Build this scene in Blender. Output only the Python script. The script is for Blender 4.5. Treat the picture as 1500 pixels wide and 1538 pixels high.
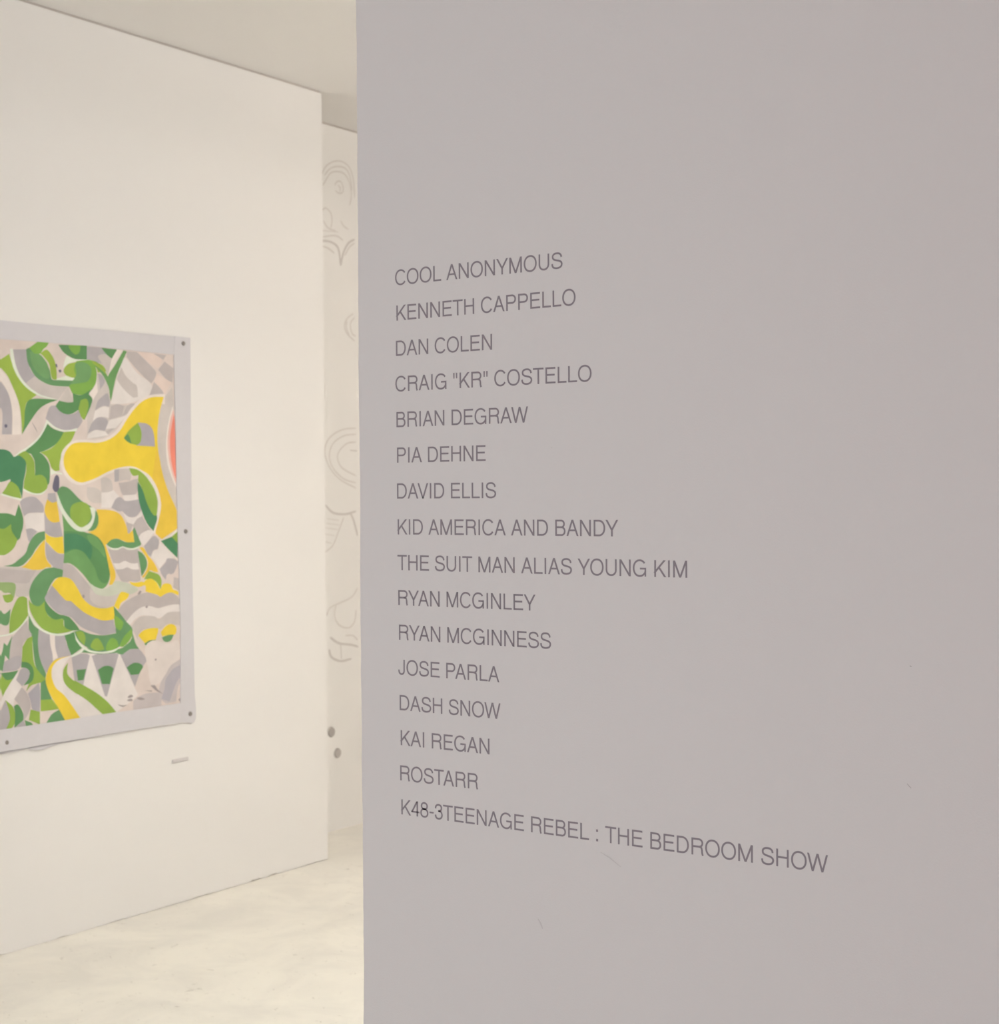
import bpy, bmesh, math, random
from mathutils import Vector, Matrix
from mathutils.geometry import tessellate_polygon

for o in list(bpy.data.objects):
    bpy.data.objects.remove(o, do_unlink=True)
scene = bpy.context.scene
C = scene.collection

# ------------------------------------------------------------------ camera
FPX, YAW, PITCH, ROLL = 2411.48, 0.599439, 0.011515, -0.006886
cam_data = bpy.data.cameras.new('camera')
cam = bpy.data.objects.new('camera', cam_data)
C.objects.link(cam)
cam.matrix_world = (Matrix.Translation((0, 0, 1.55)) @ Matrix.Rotation(YAW, 4, 'Z')
                    @ Matrix.Rotation(math.pi / 2 - PITCH, 4, 'X') @ Matrix.Rotation(ROLL, 4, 'Z'))
cam_data.sensor_fit = 'HORIZONTAL'
cam_data.sensor_width = 36.0
cam_data.lens = 36.0 * FPX / 1500.0
cam_data.clip_start = 0.05
cam_data.dof.use_dof = True
cam_data.dof.focus_distance = 2.75
cam_data.dof.aperture_fstop = 10.0
scene.camera = cam

# ------------------------------------------------------------------ world, lights, exposure
world = bpy.data.worlds.new('world')
scene.world = world
world.use_nodes = True
world.node_tree.nodes['Background'].inputs[0].default_value = (0.75, 0.82, 1.0, 1)
world.node_tree.nodes['Background'].inputs[1].default_value = 0.3
scene.view_settings.view_transform = 'Standard'
scene.view_settings.look = 'None'
scene.view_settings.gamma = 1.0
scene.view_settings.use_curve_mapping = False
scene.view_settings.exposure = 0.0
scene.cycles.sample_clamp_indirect = 0.0

def area(name, loc, rot, sx, sy, power, col):
    d = bpy.data.lights.new(name, 'AREA')
    d.shape = 'RECTANGLE'; d.size = sx; d.size_y = sy
    d.energy = power; d.color = col
    o = bpy.data.objects.new(name, d); C.objects.link(o)
    o.location = loc; o.rotation_euler = rot
    return o
# added area light behind the camera, lighting the partition; no window is built
REAR_FILL = (46.416, 47.405, 49.438)
area('rear_fill_light', (-1.5, -1.96, 1.15), (math.radians(90), 0, 0), 1.1, 1.1, max(REAR_FILL), tuple(c / max(max(REAR_FILL), 1e-6) for c in REAR_FILL))
S_2 = (68.271, 66.603, 55.781)   # added fill spot over the painting wall
# emission of the added unseen tube lights, RGB
E_A = (19.826, 21.162, 21.615)      # nearest the painting wall
E_B = (12.284, 12.133, 11.675)      # behind the lettered partition
E_C = (31.441, 28.227, 24.515)      # deeper in the room
E_R = (4.584, 0.301, 0.0)      # near side, right: added red fill on the partition

# ------------------------------------------------------------------ helpers
def lin(c):
    c /= 255.0
    return c / 12.92 if c <= 0.04045 else ((c + 0.055) / 1.055) ** 2.4

def mat(name, col, rough=0.9, spec=0.2, noise=0.0, nscale=6.0, bump=0.0, bscale=300.0):
    m = bpy.data.materials.new(name); m.use_nodes = True
    nt = m.node_tree; b = nt.nodes['Principled BSDF']
    b.inputs['Roughness'].default_value = rough
    b.inputs['Specular IOR Level'].default_value = spec
    tc = nt.nodes.new('ShaderNodeTexCoord')
    n = nt.nodes.new('ShaderNodeTexNoise'); n.inputs['Scale'].default_value = nscale
    n.inputs['Detail'].default_value = 5
    nt.links.new(tc.outputs['Object'], n.inputs['Vector'])
    r = nt.nodes.new('ShaderNodeMixRGB')
    r.inputs['Color1'].default_value = tuple(c * (1 - noise) for c in col) + (1,)
    r.inputs['Color2'].default_value = tuple(min(1, c * (1 + noise)) for c in col) + (1,)
    nt.links.new(n.outputs['Fac'], r.inputs['Fac'])
    nt.links.new(r.outputs['Color'], b.inputs['Base Color'])
    if bump:
        n2 = nt.nodes.new('ShaderNodeTexNoise'); n2.inputs['Scale'].default_value = bscale
        nt.links.new(tc.outputs['Object'], n2.inputs['Vector'])
        bp = nt.nodes.new('ShaderNodeBump'); bp.inputs['Strength'].default_value = bump
        bp.inputs['Distance'].default_value = 0.002
        nt.links.new(n2.outputs['Fac'], bp.inputs['Height'])
        nt.links.new(bp.outputs['Normal'], b.inputs['Normal'])
    return m

WHITE = (0.800, 0.785, 0.770)
# displayed tone of the same white paint on the far side of the room, used to turn print tones into paint
REF = (231, 223, 209)
def paint(rgb):
    return tuple(min(0.9, WHITE[i] * lin(rgb[i]) / lin(REF[i])) for i in range(3))

M_wall = mat('white_wall_paint', WHITE, 0.85, 0.2, 0.012, 1.6, 0.12, 260)
M_part = mat('partition_paint', (0.800, 0.785, 0.780), 0.8, 0.2, 0.010, 2.2, 0.10, 320)
M_ceil = mat('ceiling_paint', (0.87, 0.855, 0.84), 0.9, 0.1, 0.012, 1.2)
M_ext = mat('outer_wall_paint', (0.72, 0.70, 0.68), 0.9, 0.1, 0.02, 2)
M_letter = mat('grey_vinyl', (0.300, 0.268, 0.300), 0.6, 0.3, 0.02, 30)
M_tape = mat('grey_cloth_border', paint((208, 200, 193)), 0.8, 0.2, 0.025, 40, 0.2, 500)
M_sheet = mat('canvas_sheet', paint((214, 206, 198)), 0.8, 0.2, 0.02, 40, 0.2, 500)
M_nail = mat('dull_steel', (0.24, 0.21, 0.20), 0.5, 0.5, 0.05, 50)
M_card = mat('pale_grey_card', paint((211, 201, 190)), 0.7, 0.2, 0.02, 50)
M_scuff = mat('scuff_grey', (0.70, 0.68, 0.68), 0.9, 0.1, 0.02, 50)
M_scuffd = mat('scratch_dark', (0.45, 0.42, 0.42), 0.9, 0.1, 0.02, 50)
M_pencil = mat('faint_pencil', paint((215, 205, 191)), 0.9, 0.1, 0.05, 30)
M_pencil2 = mat('soft_graphite', paint((206, 196, 183)), 0.9, 0.1, 0.05, 30)
M_disc = mat('grey_disc_paint', paint((182, 172, 160)), 0.8, 0.2, 0.04, 60)
M_metal = mat('white_lamp_housing', (0.7, 0.7, 0.7), 0.5, 0.4, 0.01, 20)
M_sock = mat('dark_gap', (0.50, 0.46, 0.42), 0.9, 0.1, 0.05, 20)

def emis(name, col):
    m = bpy.data.materials.new(name); m.use_nodes = True
    b = m.node_tree.nodes['Principled BSDF']
    e = max(max(col), 1e-6)
    b.inputs['Emission Color'].default_value = tuple(c / e for c in col) + (1,)
    b.inputs['Emission Strength'].default_value = e
    return m
M_lampA, M_lampB, M_lampC = emis('fill_diffuser_a', E_A), emis('fill_diffuser_b', E_B), emis('fill_diffuser_c', E_C)
M_lampR = emis('near_fill_diffuser', E_R)

def floor_material():
    m = bpy.data.materials.new('pale_mottled_concrete'); m.use_nodes = True
    nt = m.node_tree; b = nt.nodes['Principled BSDF']
    b.inputs['Roughness'].default_value = 0.55
    b.inputs['Specular IOR Level'].default_value = 0.3
    N = nt.nodes.new; LK = nt.links.new
    tc = N('ShaderNodeTexCoord')
    n1 = N('ShaderNodeTexNoise'); n1.inputs['Scale'].default_value = 3.0; n1.inputs['Detail'].default_value = 8
    n1.inputs['Roughness'].default_value = 0.62; n1.inputs['Distortion'].default_value = 0.6
    LK(tc.outputs['Object'], n1.inputs['Vector'])
    r1 = N('ShaderNodeValToRGB')
    r1.color_ramp.elements[0].position = 0.36; r1.color_ramp.elements[0].color = (0.810, 0.780, 0.725, 1)
    r1.color_ramp.elements[1].position = 0.60; r1.color_ramp.elements[1].color = (0.900, 0.866, 0.795, 1)
    LK(n1.outputs['Fac'], r1.inputs['Fac'])
    # small dark chips and scrape flecks, stretched along the floor's length
    mp = N('ShaderNodeMapping'); mp.inputs['Scale'].default_value = (1.0, 1.0, 1.0)
    LK(tc.outputs['Object'], mp.inputs['Vector'])
    n2 = N('ShaderNodeTexNoise'); n2.inputs['Scale'].default_value = 24.0; n2.inputs['Detail'].default_value = 6
    n2.inputs['Roughness'].default_value = 0.7; n2.inputs['Distortion'].default_value = 1.4
    LK(mp.outputs['Vector'], n2.inputs['Vector'])
    r2 = N('ShaderNodeValToRGB')
    r2.color_ramp.elements[0].position = 0.625; r2.color_ramp.elements[0].color = (0, 0, 0, 1)
    r2.color_ramp.elements[1].position = 0.70; r2.color_ramp.elements[1].color = (1, 1, 1, 1)
    LK(n2.outputs['Fac'], r2.inputs['Fac'])
    mx = N('ShaderNodeMixRGB'); mx.inputs['Color2'].default_value = (0.50, 0.46, 0.41, 1)
    sc = N('ShaderNodeMath'); sc.operation = 'MULTIPLY'; sc.inputs[1].default_value = 0.75
    LK(r2.outputs['Color'], sc.inputs[0]); LK(sc.outputs[0], mx.inputs['Fac']); LK(r1.outputs['Color'], mx.inputs['Color1'])
    LK(mx.outputs['Color'], b.inputs['Base Color'])
    bp = N('ShaderNodeBump'); bp.inputs['Strength'].default_value = 0.25; bp.inputs['Distance'].default_value = 0.004
    LK(n1.outputs['Fac'], bp.inputs['Height']); LK(bp.outputs['Normal'], b.inputs['Normal'])
    return m
M_floor = floor_material()

def link_mesh(name, bm, m, parent=None):
    me = bpy.data.meshes.new(name)
    bmesh.ops.recalc_face_normals(bm, faces=bm.faces)
    bm.to_mesh(me); bm.free()
    if m: me.materials.append(m)
    o = bpy.data.objects.new(name, me); C.objects.link(o)
    if parent: o.parent = parent
    return o

def box(bm, x0, y0, z0, x1, y1, z1):
    vs = [bm.verts.new(p) for p in ((x0,y0,z0),(x1,y0,z0),(x1,y1,z0),(x0,y1,z0),(x0,y0,z1),(x1,y0,z1),(x1,y1,z1),(x0,y1,z1))]
    for f in ((0,3,2,1),(4,5,6,7),(0,1,5,4),(1,2,6,5),(2,3,7,6),(3,0,4,7)):
        bm.faces.new([vs[i] for i in f])

def structure(name, bm, m):
    o = link_mesh(name, bm, m); o['kind'] = 'structure'; return o

def thing(name, label, cat, loc, group=None):
    o = bpy.data.objects.new(name, None); C.objects.link(o)
    o.location = loc; o.empty_display_size = 0.1
    o['label'] = label; o['category'] = cat
    if group: o['group'] = group
    return o

def tag(o, label, cat, group=None):
    o['label'] = label; o['category'] = cat
    if group: o['group'] = group
    return o

# ------------------------------------------------------------------ the room
XA, YC, XB, H = -4.4523, 5.2046, -4.8074, 3.2554      # painting wall plane, its far corner, set-back wall plane, ceiling
YP, XE = 2.30, -1.8833                                 # lettered partition plane and its free edge
XR, YF, YB = 3.6, -2.0, 9.0

def plain_box(*a):
    bm = bmesh.new(); box(bm, *a); return bm
structure('floor', plain_box(XB - 0.2, YF - 0.2, -0.12, XR + 0.2, YB + 0.2, 0.0), M_floor)
structure('ceiling', plain_box(XB - 0.2, YF - 0.2, H, XR + 0.2, YB + 0.2, H + 0.12), M_ceil)
structure('wall_far', plain_box(XB - 0.2, YC - 0.1, 0.0, XB, YB, H - 0.010), M_wall)
structure('wall_end', plain_box(XB - 0.2, YB, 0.0, XR + 0.2, YB + 0.2, H), M_ext)
structure('wall_right', plain_box(XR, YF, 0.0, XR + 0.2, YB, H), M_ext)
structure('wall_front', plain_box(XB - 0.2, YF - 0.2, 0.0, XR + 0.2, YF, H), M_ext)

# the wall the painting hangs on: its foot is ragged where plaster meets the concrete, a thin gap runs under the ceiling
rnd = random.Random(4)
def left_wall():
    bm = bmesh.new()
    n = 420
    ys = [YF + (YC - YF) * i / n for i in range(n + 1)]
    a, b_ = [], []
    lvl = 0.003
    for i, y in enumerate(ys):
        if rnd.random() < 0.25: lvl = rnd.choice((0.0005, 0.0008, 0.001, 0.003, 0.007, 0.005))
        zf = max(0.0003, lvl + rnd.uniform(-0.001, 0.0015))
        zt = H - 0.0095
        a.append((bm.verts.new((XA, y, zf)), bm.verts.new((XA, y, zt))))
        b_.append((bm.verts.new((XA - 0.30, y, zf)), bm.verts.new((XA - 0.30, y, zt))))
    for i in range(n):
        bm.faces.new((a[i][0], a[i+1][0], a[i+1][1], a[i][1]))
        bm.faces.new((b_[i+1][0], b_[i][0], b_[i][1], b_[i+1][1]))
        bm.faces.new((a[i][1], a[i+1][1], b_[i+1][1], b_[i][1]))
        bm.faces.new((a[i+1][0], a[i][0], b_[i][0], b_[i+1][0]))
    bm.faces.new((a[n][0], b_[n][0], b_[n][1], a[n][1]))
    bm.faces.new((b_[0][0], a[0][0], a[0][1], b_[0][1]))
    return bm
structure('wall_left', left_wall(), M_wall)
# added filler behind both gaps, toned to soften their shade, set back from the face
structure('gap_filler_1', plain_box(XA - 0.12, YF, 0.0, XA - 0.010, YC - 0.012, 0.0120), M_sock)
M_sock2 = mat('shaded_joint', (0.54, 0.50, 0.47), 0.9, 0.1, 0.05, 20)
structure('gap_filler_2', plain_box(XA - 0.12, YF, H - 0.02, XA - 0.0045, YC - 0.012, H), M_sock2)
structure('gap_filler_3', plain_box(XB - 0.12, YC, H - 0.02, XB - 0.0045, YB, H), M_sock2)

# lettered partition: its free edge is slightly uneven under the paint
def partition():
    bm = bmesh.new()
    n = 220
    rows = []
    off = 0.0
    for i in range(n + 1):
        off = off * 0.8 + rnd.uniform(-0.0006, 0.0006)
        z = H * i / n
        x = XE + off
        rows.append([bm.verts.new(p) for p in ((x, YP, z), (XR, YP, z), (XR, YP + 0.14, z), (x, YP + 0.14, z))])
    for i in range(n):
        r0, r1 = rows[i], rows[i + 1]
        for k in range(4):
            bm.faces.new((r0[k], r0[(k + 1) % 4], r1[(k + 1) % 4], r1[k]))
    bm.faces.new(rows[0][::-1]); bm.faces.new(rows[-1])
    return bm
wall_part = structure('wall_partition', partition(), M_part)

SCUFFS = [[[-0.8387, 1.291], [-0.8362, 1.2901]], [[-0.8435, 1.1158], [-0.8374, 1.1095]], [[-1.4973, 0.8207], [-1.4919, 0.8134], [-1.4879, 0.8049]], [[-1.3718, 0.9502], [-1.3551, 0.9433], [-1.3335, 0.9305]], [[-1.4653, 1.6287], [-1.4627, 1.6264]]]
def ribbon(bm, pts, w, y0, th):
    # a thin raised stroke in the XZ plane
    L, R = [], []
    for i, p in enumerate(pts):
        a = pts[max(0, i - 1)]; b = pts[min(len(pts) - 1, i + 1)]
        dx, dz = b[0] - a[0], b[1] - a[1]; l = math.hypot(dx, dz) or 1
        k = w / 2 * (1 if 0 < i < len(pts) - 1 else 0.5)
        nx, nz = -dz / l * k, dx / l * k
        L.append((p[0] + nx, p[1] + nz)); R.append((p[0] - nx, p[1] - nz))
    top = [[bm.verts.new((q[0], y0 - th, q[1])) for q in S] for S in (L, R)]
    bot = [[bm.verts.new((q[0], y0, q[1])) for q in S] for S in (L, R)]
    for i in range(len(pts) - 1):
        bm.faces.new((top[0][i], top[0][i+1], top[1][i+1], top[1][i]))
        bm.faces.new((top[0][i], bot[0][i], bot[0][i+1], top[0][i+1]))
        bm.faces.new((top[1][i+1], bot[1][i+1], bot[1][i], top[1][i]))
    for i in (0, -1):
        bm.faces.new((top[0][i], top[1][i], bot[1][i], bot[0][i]))
for k, pts in enumerate(SCUFFS):
    bm = bmesh.new(); ribbon(bm, pts, (0.0022, 0.0012, 0.0035, 0.0022, 0.0016)[k], YP, 0.0002)
    link_mesh('scuff', bm, (M_scuffd, M_scuffd, M_scuff, M_scuff, M_scuff)[k], wall_part)

# ------------------------------------------------------------------ added fill fixtures, all out of view
DROP = 0.24
def fixture(x, y, ln, rot, m, label):  # unseen tube added to light the walls, floor and ceiling
    t = thing('fill_tube', label, 'lamp', (x, y, H - DROP), 'added hanging tube lights')
    bm = bmesh.new(); bmesh.ops.create_cone(bm, cap_ends=True, segments=20, radius1=0.06, radius2=0.06, depth=ln - 0.04, matrix=Matrix.Rotation(math.pi/2, 4, 'Y'))
    link_mesh('tube', bm, m, t)
    for s in (-1, 1):
        bm = bmesh.new(); bmesh.ops.create_cone(bm, cap_ends=True, segments=20, radius1=0.064, radius2=0.064, depth=0.03, matrix=Matrix.Translation((s * (ln/2 - 0.005), 0, 0)) @ Matrix.Rotation(math.pi/2, 4, 'Y'))
        link_mesh('end_cap', bm, M_metal, t)
        bm = bmesh.new(); bmesh.ops.create_cone(bm, cap_ends=True, segments=8, radius1=0.004, radius2=0.004, depth=DROP - 0.047, matrix=Matrix.Translation((s * (ln/2 - 0.005), 0, DROP/2 + 0.022)))
        link_mesh('hanger', bm, M_metal, t)
    t.rotation_euler = (0, 0, rot)
for x, y, m, label in (
        (-0.95, 3.35, M_lampA, 'added hanging tube light nearest the painting wall'),
        (1.0, 3.9, M_lampB, 'added hanging tube light right behind the lettered partition'),
        (-1.6, 6.2, M_lampC, 'added hanging tube light towards the far wall'),
        (0.8, 6.2, M_lampC, 'added hanging tube light deepest in the room behind the partition'),
        (2.2, 0.2, M_lampR, 'added red-tinted tube light right of the photographer, near side of the partition')):
    fixture(x, y, 1.5, math.radians(90), m, label)

def fill_spot(x, y, aim, col, label):  # unseen spot added to lift the lower wall and floor
    t = thing('fill_spot', label, 'lamp', (x, y, H - 0.2), None)
    dirv = (Vector(aim) - Vector((x, y, H - 0.2))).normalized()
    q = dirv.to_track_quat('-Z', 'Y').to_matrix().to_4x4()
    bm = bmesh.new(); bmesh.ops.create_cone(bm, cap_ends=False, segments=24, radius1=0.055, radius2=0.045, depth=0.14, matrix=q @ Matrix.Translation((0, 0, 0.02)))
    bmesh.ops.create_cone(bm, cap_ends=True, segments=24, radius1=0.045, radius2=0.03, depth=0.02, matrix=q @ Matrix.Translation((0, 0, 0.10)))
    link_mesh('lamp_can', bm, M_metal, t)
    bm = bmesh.new(); box(bm, -0.008, -0.008, 0.03, 0.008, 0.008, 0.185); box(bm, -0.05, -0.02, 0.17, 0.05, 0.02, 0.199)
    link_mesh('bracket', bm, M_metal, t)
    e = max(max(col), 1e-6)
    d = bpy.data.lights.new('spot', 'SPOT'); d.energy = e; d.color = tuple(c / e for c in col)
    d.spot_size = math.radians(120); d.spot_blend = 1.0; d.shadow_soft_size = 0.05
    o = bpy.data.objects.new('spot_bulb', d); C.objects.link(o); o.parent = t
    o.matrix_local = q @ Matrix.Translation((0, 0, -0.06))
fill_spot(-2.4, 3.45, (-3.3, 3.7, 0.0), S_2, 'added white fill spot hanging near the painting wall')

# ------------------------------------------------------------------ vinyl lettering
CAP = 0.0274
EM = 718.0
SW = 81.0        # stroke weight in font units
def arc(cx, cy, rx, ry, a0, a1, n=None):
    n = n or max(6, int(abs(a1 - a0) / 9))
    out = []
    for i in range(n + 1):
        t = math.radians(a0 + (a1 - a0) * i / n)
        c, s = math.cos(t), math.sin(t); e = 0.93
        out.append((cx + rx * math.copysign(abs(c) ** e, c), cy + ry * math.copysign(abs(s) ** e, s)))
    return out
def smooth(pts, n=6):
    P = [Vector(p) for p in pts]; out = []
    for i in range(len(P) - 1):
        p0 = P[i - 1] if i else P[0] * 2 - P[1]; p1, p2 = P[i], P[i + 1]
        p3 = P[i + 2] if i + 2 < len(P) else P[-1] * 2 - P[-2]
        for j in range(n):
            t = j / n
            v = 0.5 * (2*p1 + (p2-p0)*t + (2*p0-5*p1+4*p2-p3)*t*t + (3*p1-p0-3*p2+p3)*t**3)
            out.append((v.x, v.y))
    out.append(tuple(P[-1])); return out
def path(*pts): return ('P', list(pts))
def bar(x0, x1, y): return ('Q', [(x0, y-SW/2+2), (x1, y-SW/2+2), (x1, y+SW/2-2), (x0, y+SW/2-2)])
def stem(x, y0=0, y1=718, w=None):
    w = w or SW; return ('Q', [(x-w/2, y0), (x+w/2, y0), (x+w/2, y1), (x-w/2, y1)])
def diag(x0, y0, x1, y1):
    l = math.hypot(x1-x0, y1-y0); hw = SW / 2 * l / abs(y1 - y0)
    return ('Q', [(x0-hw, y0), (x0+hw, y0), (x1+hw, y1), (x1-hw, y1)])
T_, B_ = 718 - SW/2 + 2, SW/2 - 2
GLYPH = {
 'A': (667, [diag(58,0,333,718), diag(609,0,333,718), bar(135,532,250)]),
 'B': (667, [stem(117), path((117,T_),(370,T_),*arc(390,532,160,T_-532,85,-85),(370,386),(117,386)), path((380,386),*arc(400,211,185,175,85,-85),(380,B_),(117,B_))]),
 'C': (722, [path(*arc(380,359,300,337,36,326))]),
 'D': (722, [stem(120), path((120,T_),(330,T_),*arc(345,359,290,T_-359,86,-86),(330,B_),(120,B_))]),
 'E': (667, [stem(124), bar(124,612,T_), bar(124,575,382), bar(124,620,B_)]),
 'G': (778, [path(*arc(388,359,308,337,38,318)), bar(405,712,342), stem(676,0,342,72), path((676,240),(650,150),(612,116))]),
 'H': (722, [stem(117), stem(605), bar(117,605,386)]),
 'I': (278, [stem(139)]),
 'J': (500, [path((386,718),(386,215),*arc(225,205,161,175,0,-178),(64,240))]),
 'K': (667, [stem(116), diag(90,190,590,718), diag(618,0,290,430)]),
 'L': (556, [stem(116), bar(116,535,B_)]),
 'M': (833, [stem(112), stem(721), diag(416,0,118,718), diag(416,0,715,718)]),
 'N': (722, [stem(115), stem(607), diag(607,0,115,718)]),
 'O': (778, [('P', arc(389,359,312,337,0,360,44))]),
 'P': (667, [stem(124), path((124,T_),(390,T_),*arc(400,512,182,T_-512,87,-87),(390,344),(124,344))]),
 'R': (722, [stem(127), path((127,T_),(430,T_),*arc(440,521,180,T_-521,87,-87),(430,362),(127,362)), path(*smooth([(440,362),(560,330),(598,235),(608,110),(640,0)]))]),
 'S': (667, [path(*smooth([(577,510),(545,605),(455,672),(330,688),(200,665),(122,590),(125,480),(205,410),(340,374),(485,338),(580,270),(592,165),(520,70),(345,30),(185,55),(105,125),(82,232)]))]),
 'T': (611, [stem(305), bar(18,592,T_)]),
 'U': (722, [path((117,718),(117,270),*arc(361,265,244,237,180,360),(605,270),(605,718))]),
 'V': (667, [diag(333,0,58,718), diag(333,0,609,718)]),
 'W': (944, [diag(255,0,50,718), diag(255,0,472,718), diag(690,0,472,718), diag(690,0,895,718)]),
 'Y': (667, [stem(333,0,310), diag(333,275,56,718), diag(333,275,611,718)]),
 '3': (556, [path(*smooth([(78,500),(105,610),(180,668),(275,680),(390,645),(430,535),(390,430),(255,388)])), path(*smooth([(240,388),(400,360),(470,215),(410,80),(270,28),(125,70),(68,205)]))]),
 '4': (556, [stem(398,0,709), bar(28,525,200), diag(70,195,385,700)]),
 '8': (556, [('P', arc(278,535,172,148,0,360,32)), ('P', arc(278,212,205,184,0,360,32))]),
 '-': (333, [('Q', [(44,240),(289,240),(289,310),(44,310)])]),
 ':': (278, [('Q', [(90,0),(188,0),(188,104),(90,104)]), ('Q', [(90,414),(188,414),(188,518),(90,518)])]),
 '"': (355, [('Q', [(72,460),(128,460),(138,718),(62,718)]), ('Q', [(227,460),(283,460),(293,718),(217,718)])]),
 ' ': (278, []),
}
VTH = 0.0004
def glyph_mesh(ch):
    bm = bmesh.new()
    for kind, pts in GLYPH[ch][1]:
        if kind == 'Q':
            rings = [pts]
        else:
            closed = math.hypot(pts[0][0]-pts[-1][0], pts[0][1]-pts[-1][1]) < 1
            if closed: pts = pts[:-1]
            clean = [pts[0]]
            for p in pts[1:]:
                if math.hypot(p[0]-clean[-1][0], p[1]-clean[-1][1]) > 2: clean.append(p)
            pts = clean; n = len(pts); L, R = [], []
            for i, p in enumerate(pts):
                if closed: a, b = pts[i-1], pts[(i+1) % n]
                else: a, b = pts[max(0, i-1)], pts[min(n-1, i+1)]
                d1 = Vector((p[0]-a[0], p[1]-a[1])); d2 = Vector((b[0]-p[0], b[1]-p[1]))
                d1 = d1.normalized() if d1.length > 0 else d2.normalized(); d2 = d2.normalized() if d2.length > 0 else d1
                t = (d1 + d2).normalized(); k = (SW/2 - 1) / max(0.5, t.dot(d1))
                L.append((p[0]-t.y*k, p[1]+t.x*k)); R.append((p[0]+t.y*k, p[1]-t.x*k))
            m = n if closed else n - 1
            front = [[bm.verts.new((q[0]/EM, -VTH/CAP, q[1]/EM)) for q in S] for S in (L, R)]
            back = [[bm.verts.new((q[0]/EM, 0, q[1]/EM)) for q in S] for S in (L, R)]
            for i in range(m):
                j = (i + 1) % n
                bm.faces.new((front[0][i], front[0][j], front[1][j], front[1][i]))
                bm.faces.new((front[0][i], back[0][i], back[0][j], front[0][j]))
                bm.faces.new((front[1][j], back[1][j], back[1][i], front[1][i]))
            if not closed:
                for i in (0, -1): bm.faces.new((front[0][i], front[1][i], back[1][i], back[0][i]))
            continue
        for r in rings:
            f = [bm.verts.new((q[0]/EM, -VTH/CAP, q[1]/EM)) for q in r]; b = [bm.verts.new((q[0]/EM, 0, q[1]/EM)) for q in r]
            bm.faces.new(f)
            for i in range(len(r)):
                j = (i + 1) % len(r); bm.faces.new((f[i], b[i], b[j], f[j]))
    xs = [v.co.x for v in bm.verts]
    bmesh.ops.recalc_face_normals(bm, faces=bm.faces)
    me = bpy.data.meshes.new('letter'); bm.to_mesh(me); bm.free(); me.materials.append(M_letter)
    return me, min(xs), max(xs)
TEXT = ['COOL ANONYMOUS', 'KENNETH CAPPELLO', 'DAN COLEN', 'CRAIG "KR" COSTELLO', 'BRIAN DEGRAW', 'PIA DEHNE', 'DAVID ELLIS',
        'KID AMERICA AND BANDY', 'THE SUIT MAN ALIAS YOUNG KIM', 'RYAN MCGINLEY', 'RYAN MCGINNESS', 'JOSE PARLA', 'DASH SNOW',
        'KAI REGAN', 'ROSTARR', 'K48-3TEENAGE REBEL : THE BEDROOM SHOW']
LINE_LABEL = [
 'topmost line of grey vinyl capitals on the partition, beginning COOL',
 'second line of grey vinyl capitals from the top of the list',
 'third line of grey vinyl capitals from the top, a short one',
 'fourth line of grey vinyl capitals, with two letters in quotation marks',
 'fifth line of grey vinyl capitals, directly under the line with quotation marks',
 'sixth line of grey vinyl capitals, starting with the three-letter word PIA',
 'seventh line of grey vinyl capitals, just above the line beginning KID',
 'eighth line of grey vinyl capitals, beginning KID and holding the word AND',
 'ninth line of grey vinyl capitals, beginning THE SUIT MAN, second longest of the list',
 'tenth line of grey vinyl capitals, directly under the one beginning THE SUIT',
 'eleventh line of grey vinyl capitals, ending in a double S',
 'twelfth line of grey vinyl capitals, beginning with the letter J',
 'thirteenth line of grey vinyl capitals, ending in the word SNOW',
 'fourteenth line of grey vinyl capitals, two above the longest bottom line',
 'single-word line of grey vinyl capitals just above the bottom line',
 'bottom and longest line of grey vinyl capitals, beginning K48-3 and ending SHOW']
LINE_FIT = [(-1.7968, -1.4395, 1.9282, 0.0019), (-1.7959, -1.4142, 1.8643, 0.0028), (-1.7961, -1.5846, 1.8004, -0.0018), (-1.7981, -1.3839, 1.7361, 0.0001), (-1.7962, -1.5111, 1.6715, -0.0003), (-1.7955, -1.6002, 1.6071, 0.0002), (-1.7961, -1.5786, 1.5421, -0.0002), (-1.7967, -1.3345, 1.4771, 0.0013), (-1.7963, -1.2071, 1.4125, -0.0001), (-1.7951, -1.4984, 1.3488, 0.0012), (-1.7941, -1.4674, 1.286, -0.0028), (-1.7963, -1.5745, 1.2226, -0.0028), (-1.7938, -1.5724, 1.1582, -0.0017), (-1.7935, -1.5959, 1.0945, -0.0003), (-1.7937, -1.6214, 1.0303, 0.0022), (-1.7932, -0.9688, 0.9687, -0.0023)]
cache = {}
KERN = {'AV': -60, 'VI': -10, 'AN': 0, 'LA': 0, 'PA': -60, 'AY': -60, 'YA': -60, 'RY': -20, 'YM': 0, 'AW': -40, 'TA': -60, 'AR': 0, 'DY': -30, 'EY': -10, 'LL': 0, 'S ': 0, 'YO': -30, 'OW': -20, '3T': -30}
for text, label, (xa, xb, z, slope) in zip(TEXT, LINE_LABEL, LINE_FIT):
    for ch in text:
        if ch != ' ' and ch not in cache: cache[ch] = glyph_mesh(ch)
    pen, spots = 0.0, []
    for i, ch in enumerate(text):
        if i: pen += KERN.get(text[i-1:i+1], 0) / EM
        if ch != ' ': spots.append((ch, pen))
        pen += GLYPH[ch][0] / EM
    lo = spots[0][1] + cache[spots[0][0]][1]
    hi = spots[-1][1] + cache[spots[-1][0]][2]
    sx = (xb - xa) / (hi - lo)
    t = thing('wall_lettering', label, 'lettering', (xa, YP, z), 'grey vinyl lettering on the partition')
    t.rotation_euler = (0, -math.atan(slope), 0)
    for ch, p in spots:
        o = bpy.data.objects.new('letter', cache[ch][0]); C.objects.link(o)
        o.parent = t; o.location = ((p - lo) * sx, 0, 0); o.scale = (sx, CAP, CAP)

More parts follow.
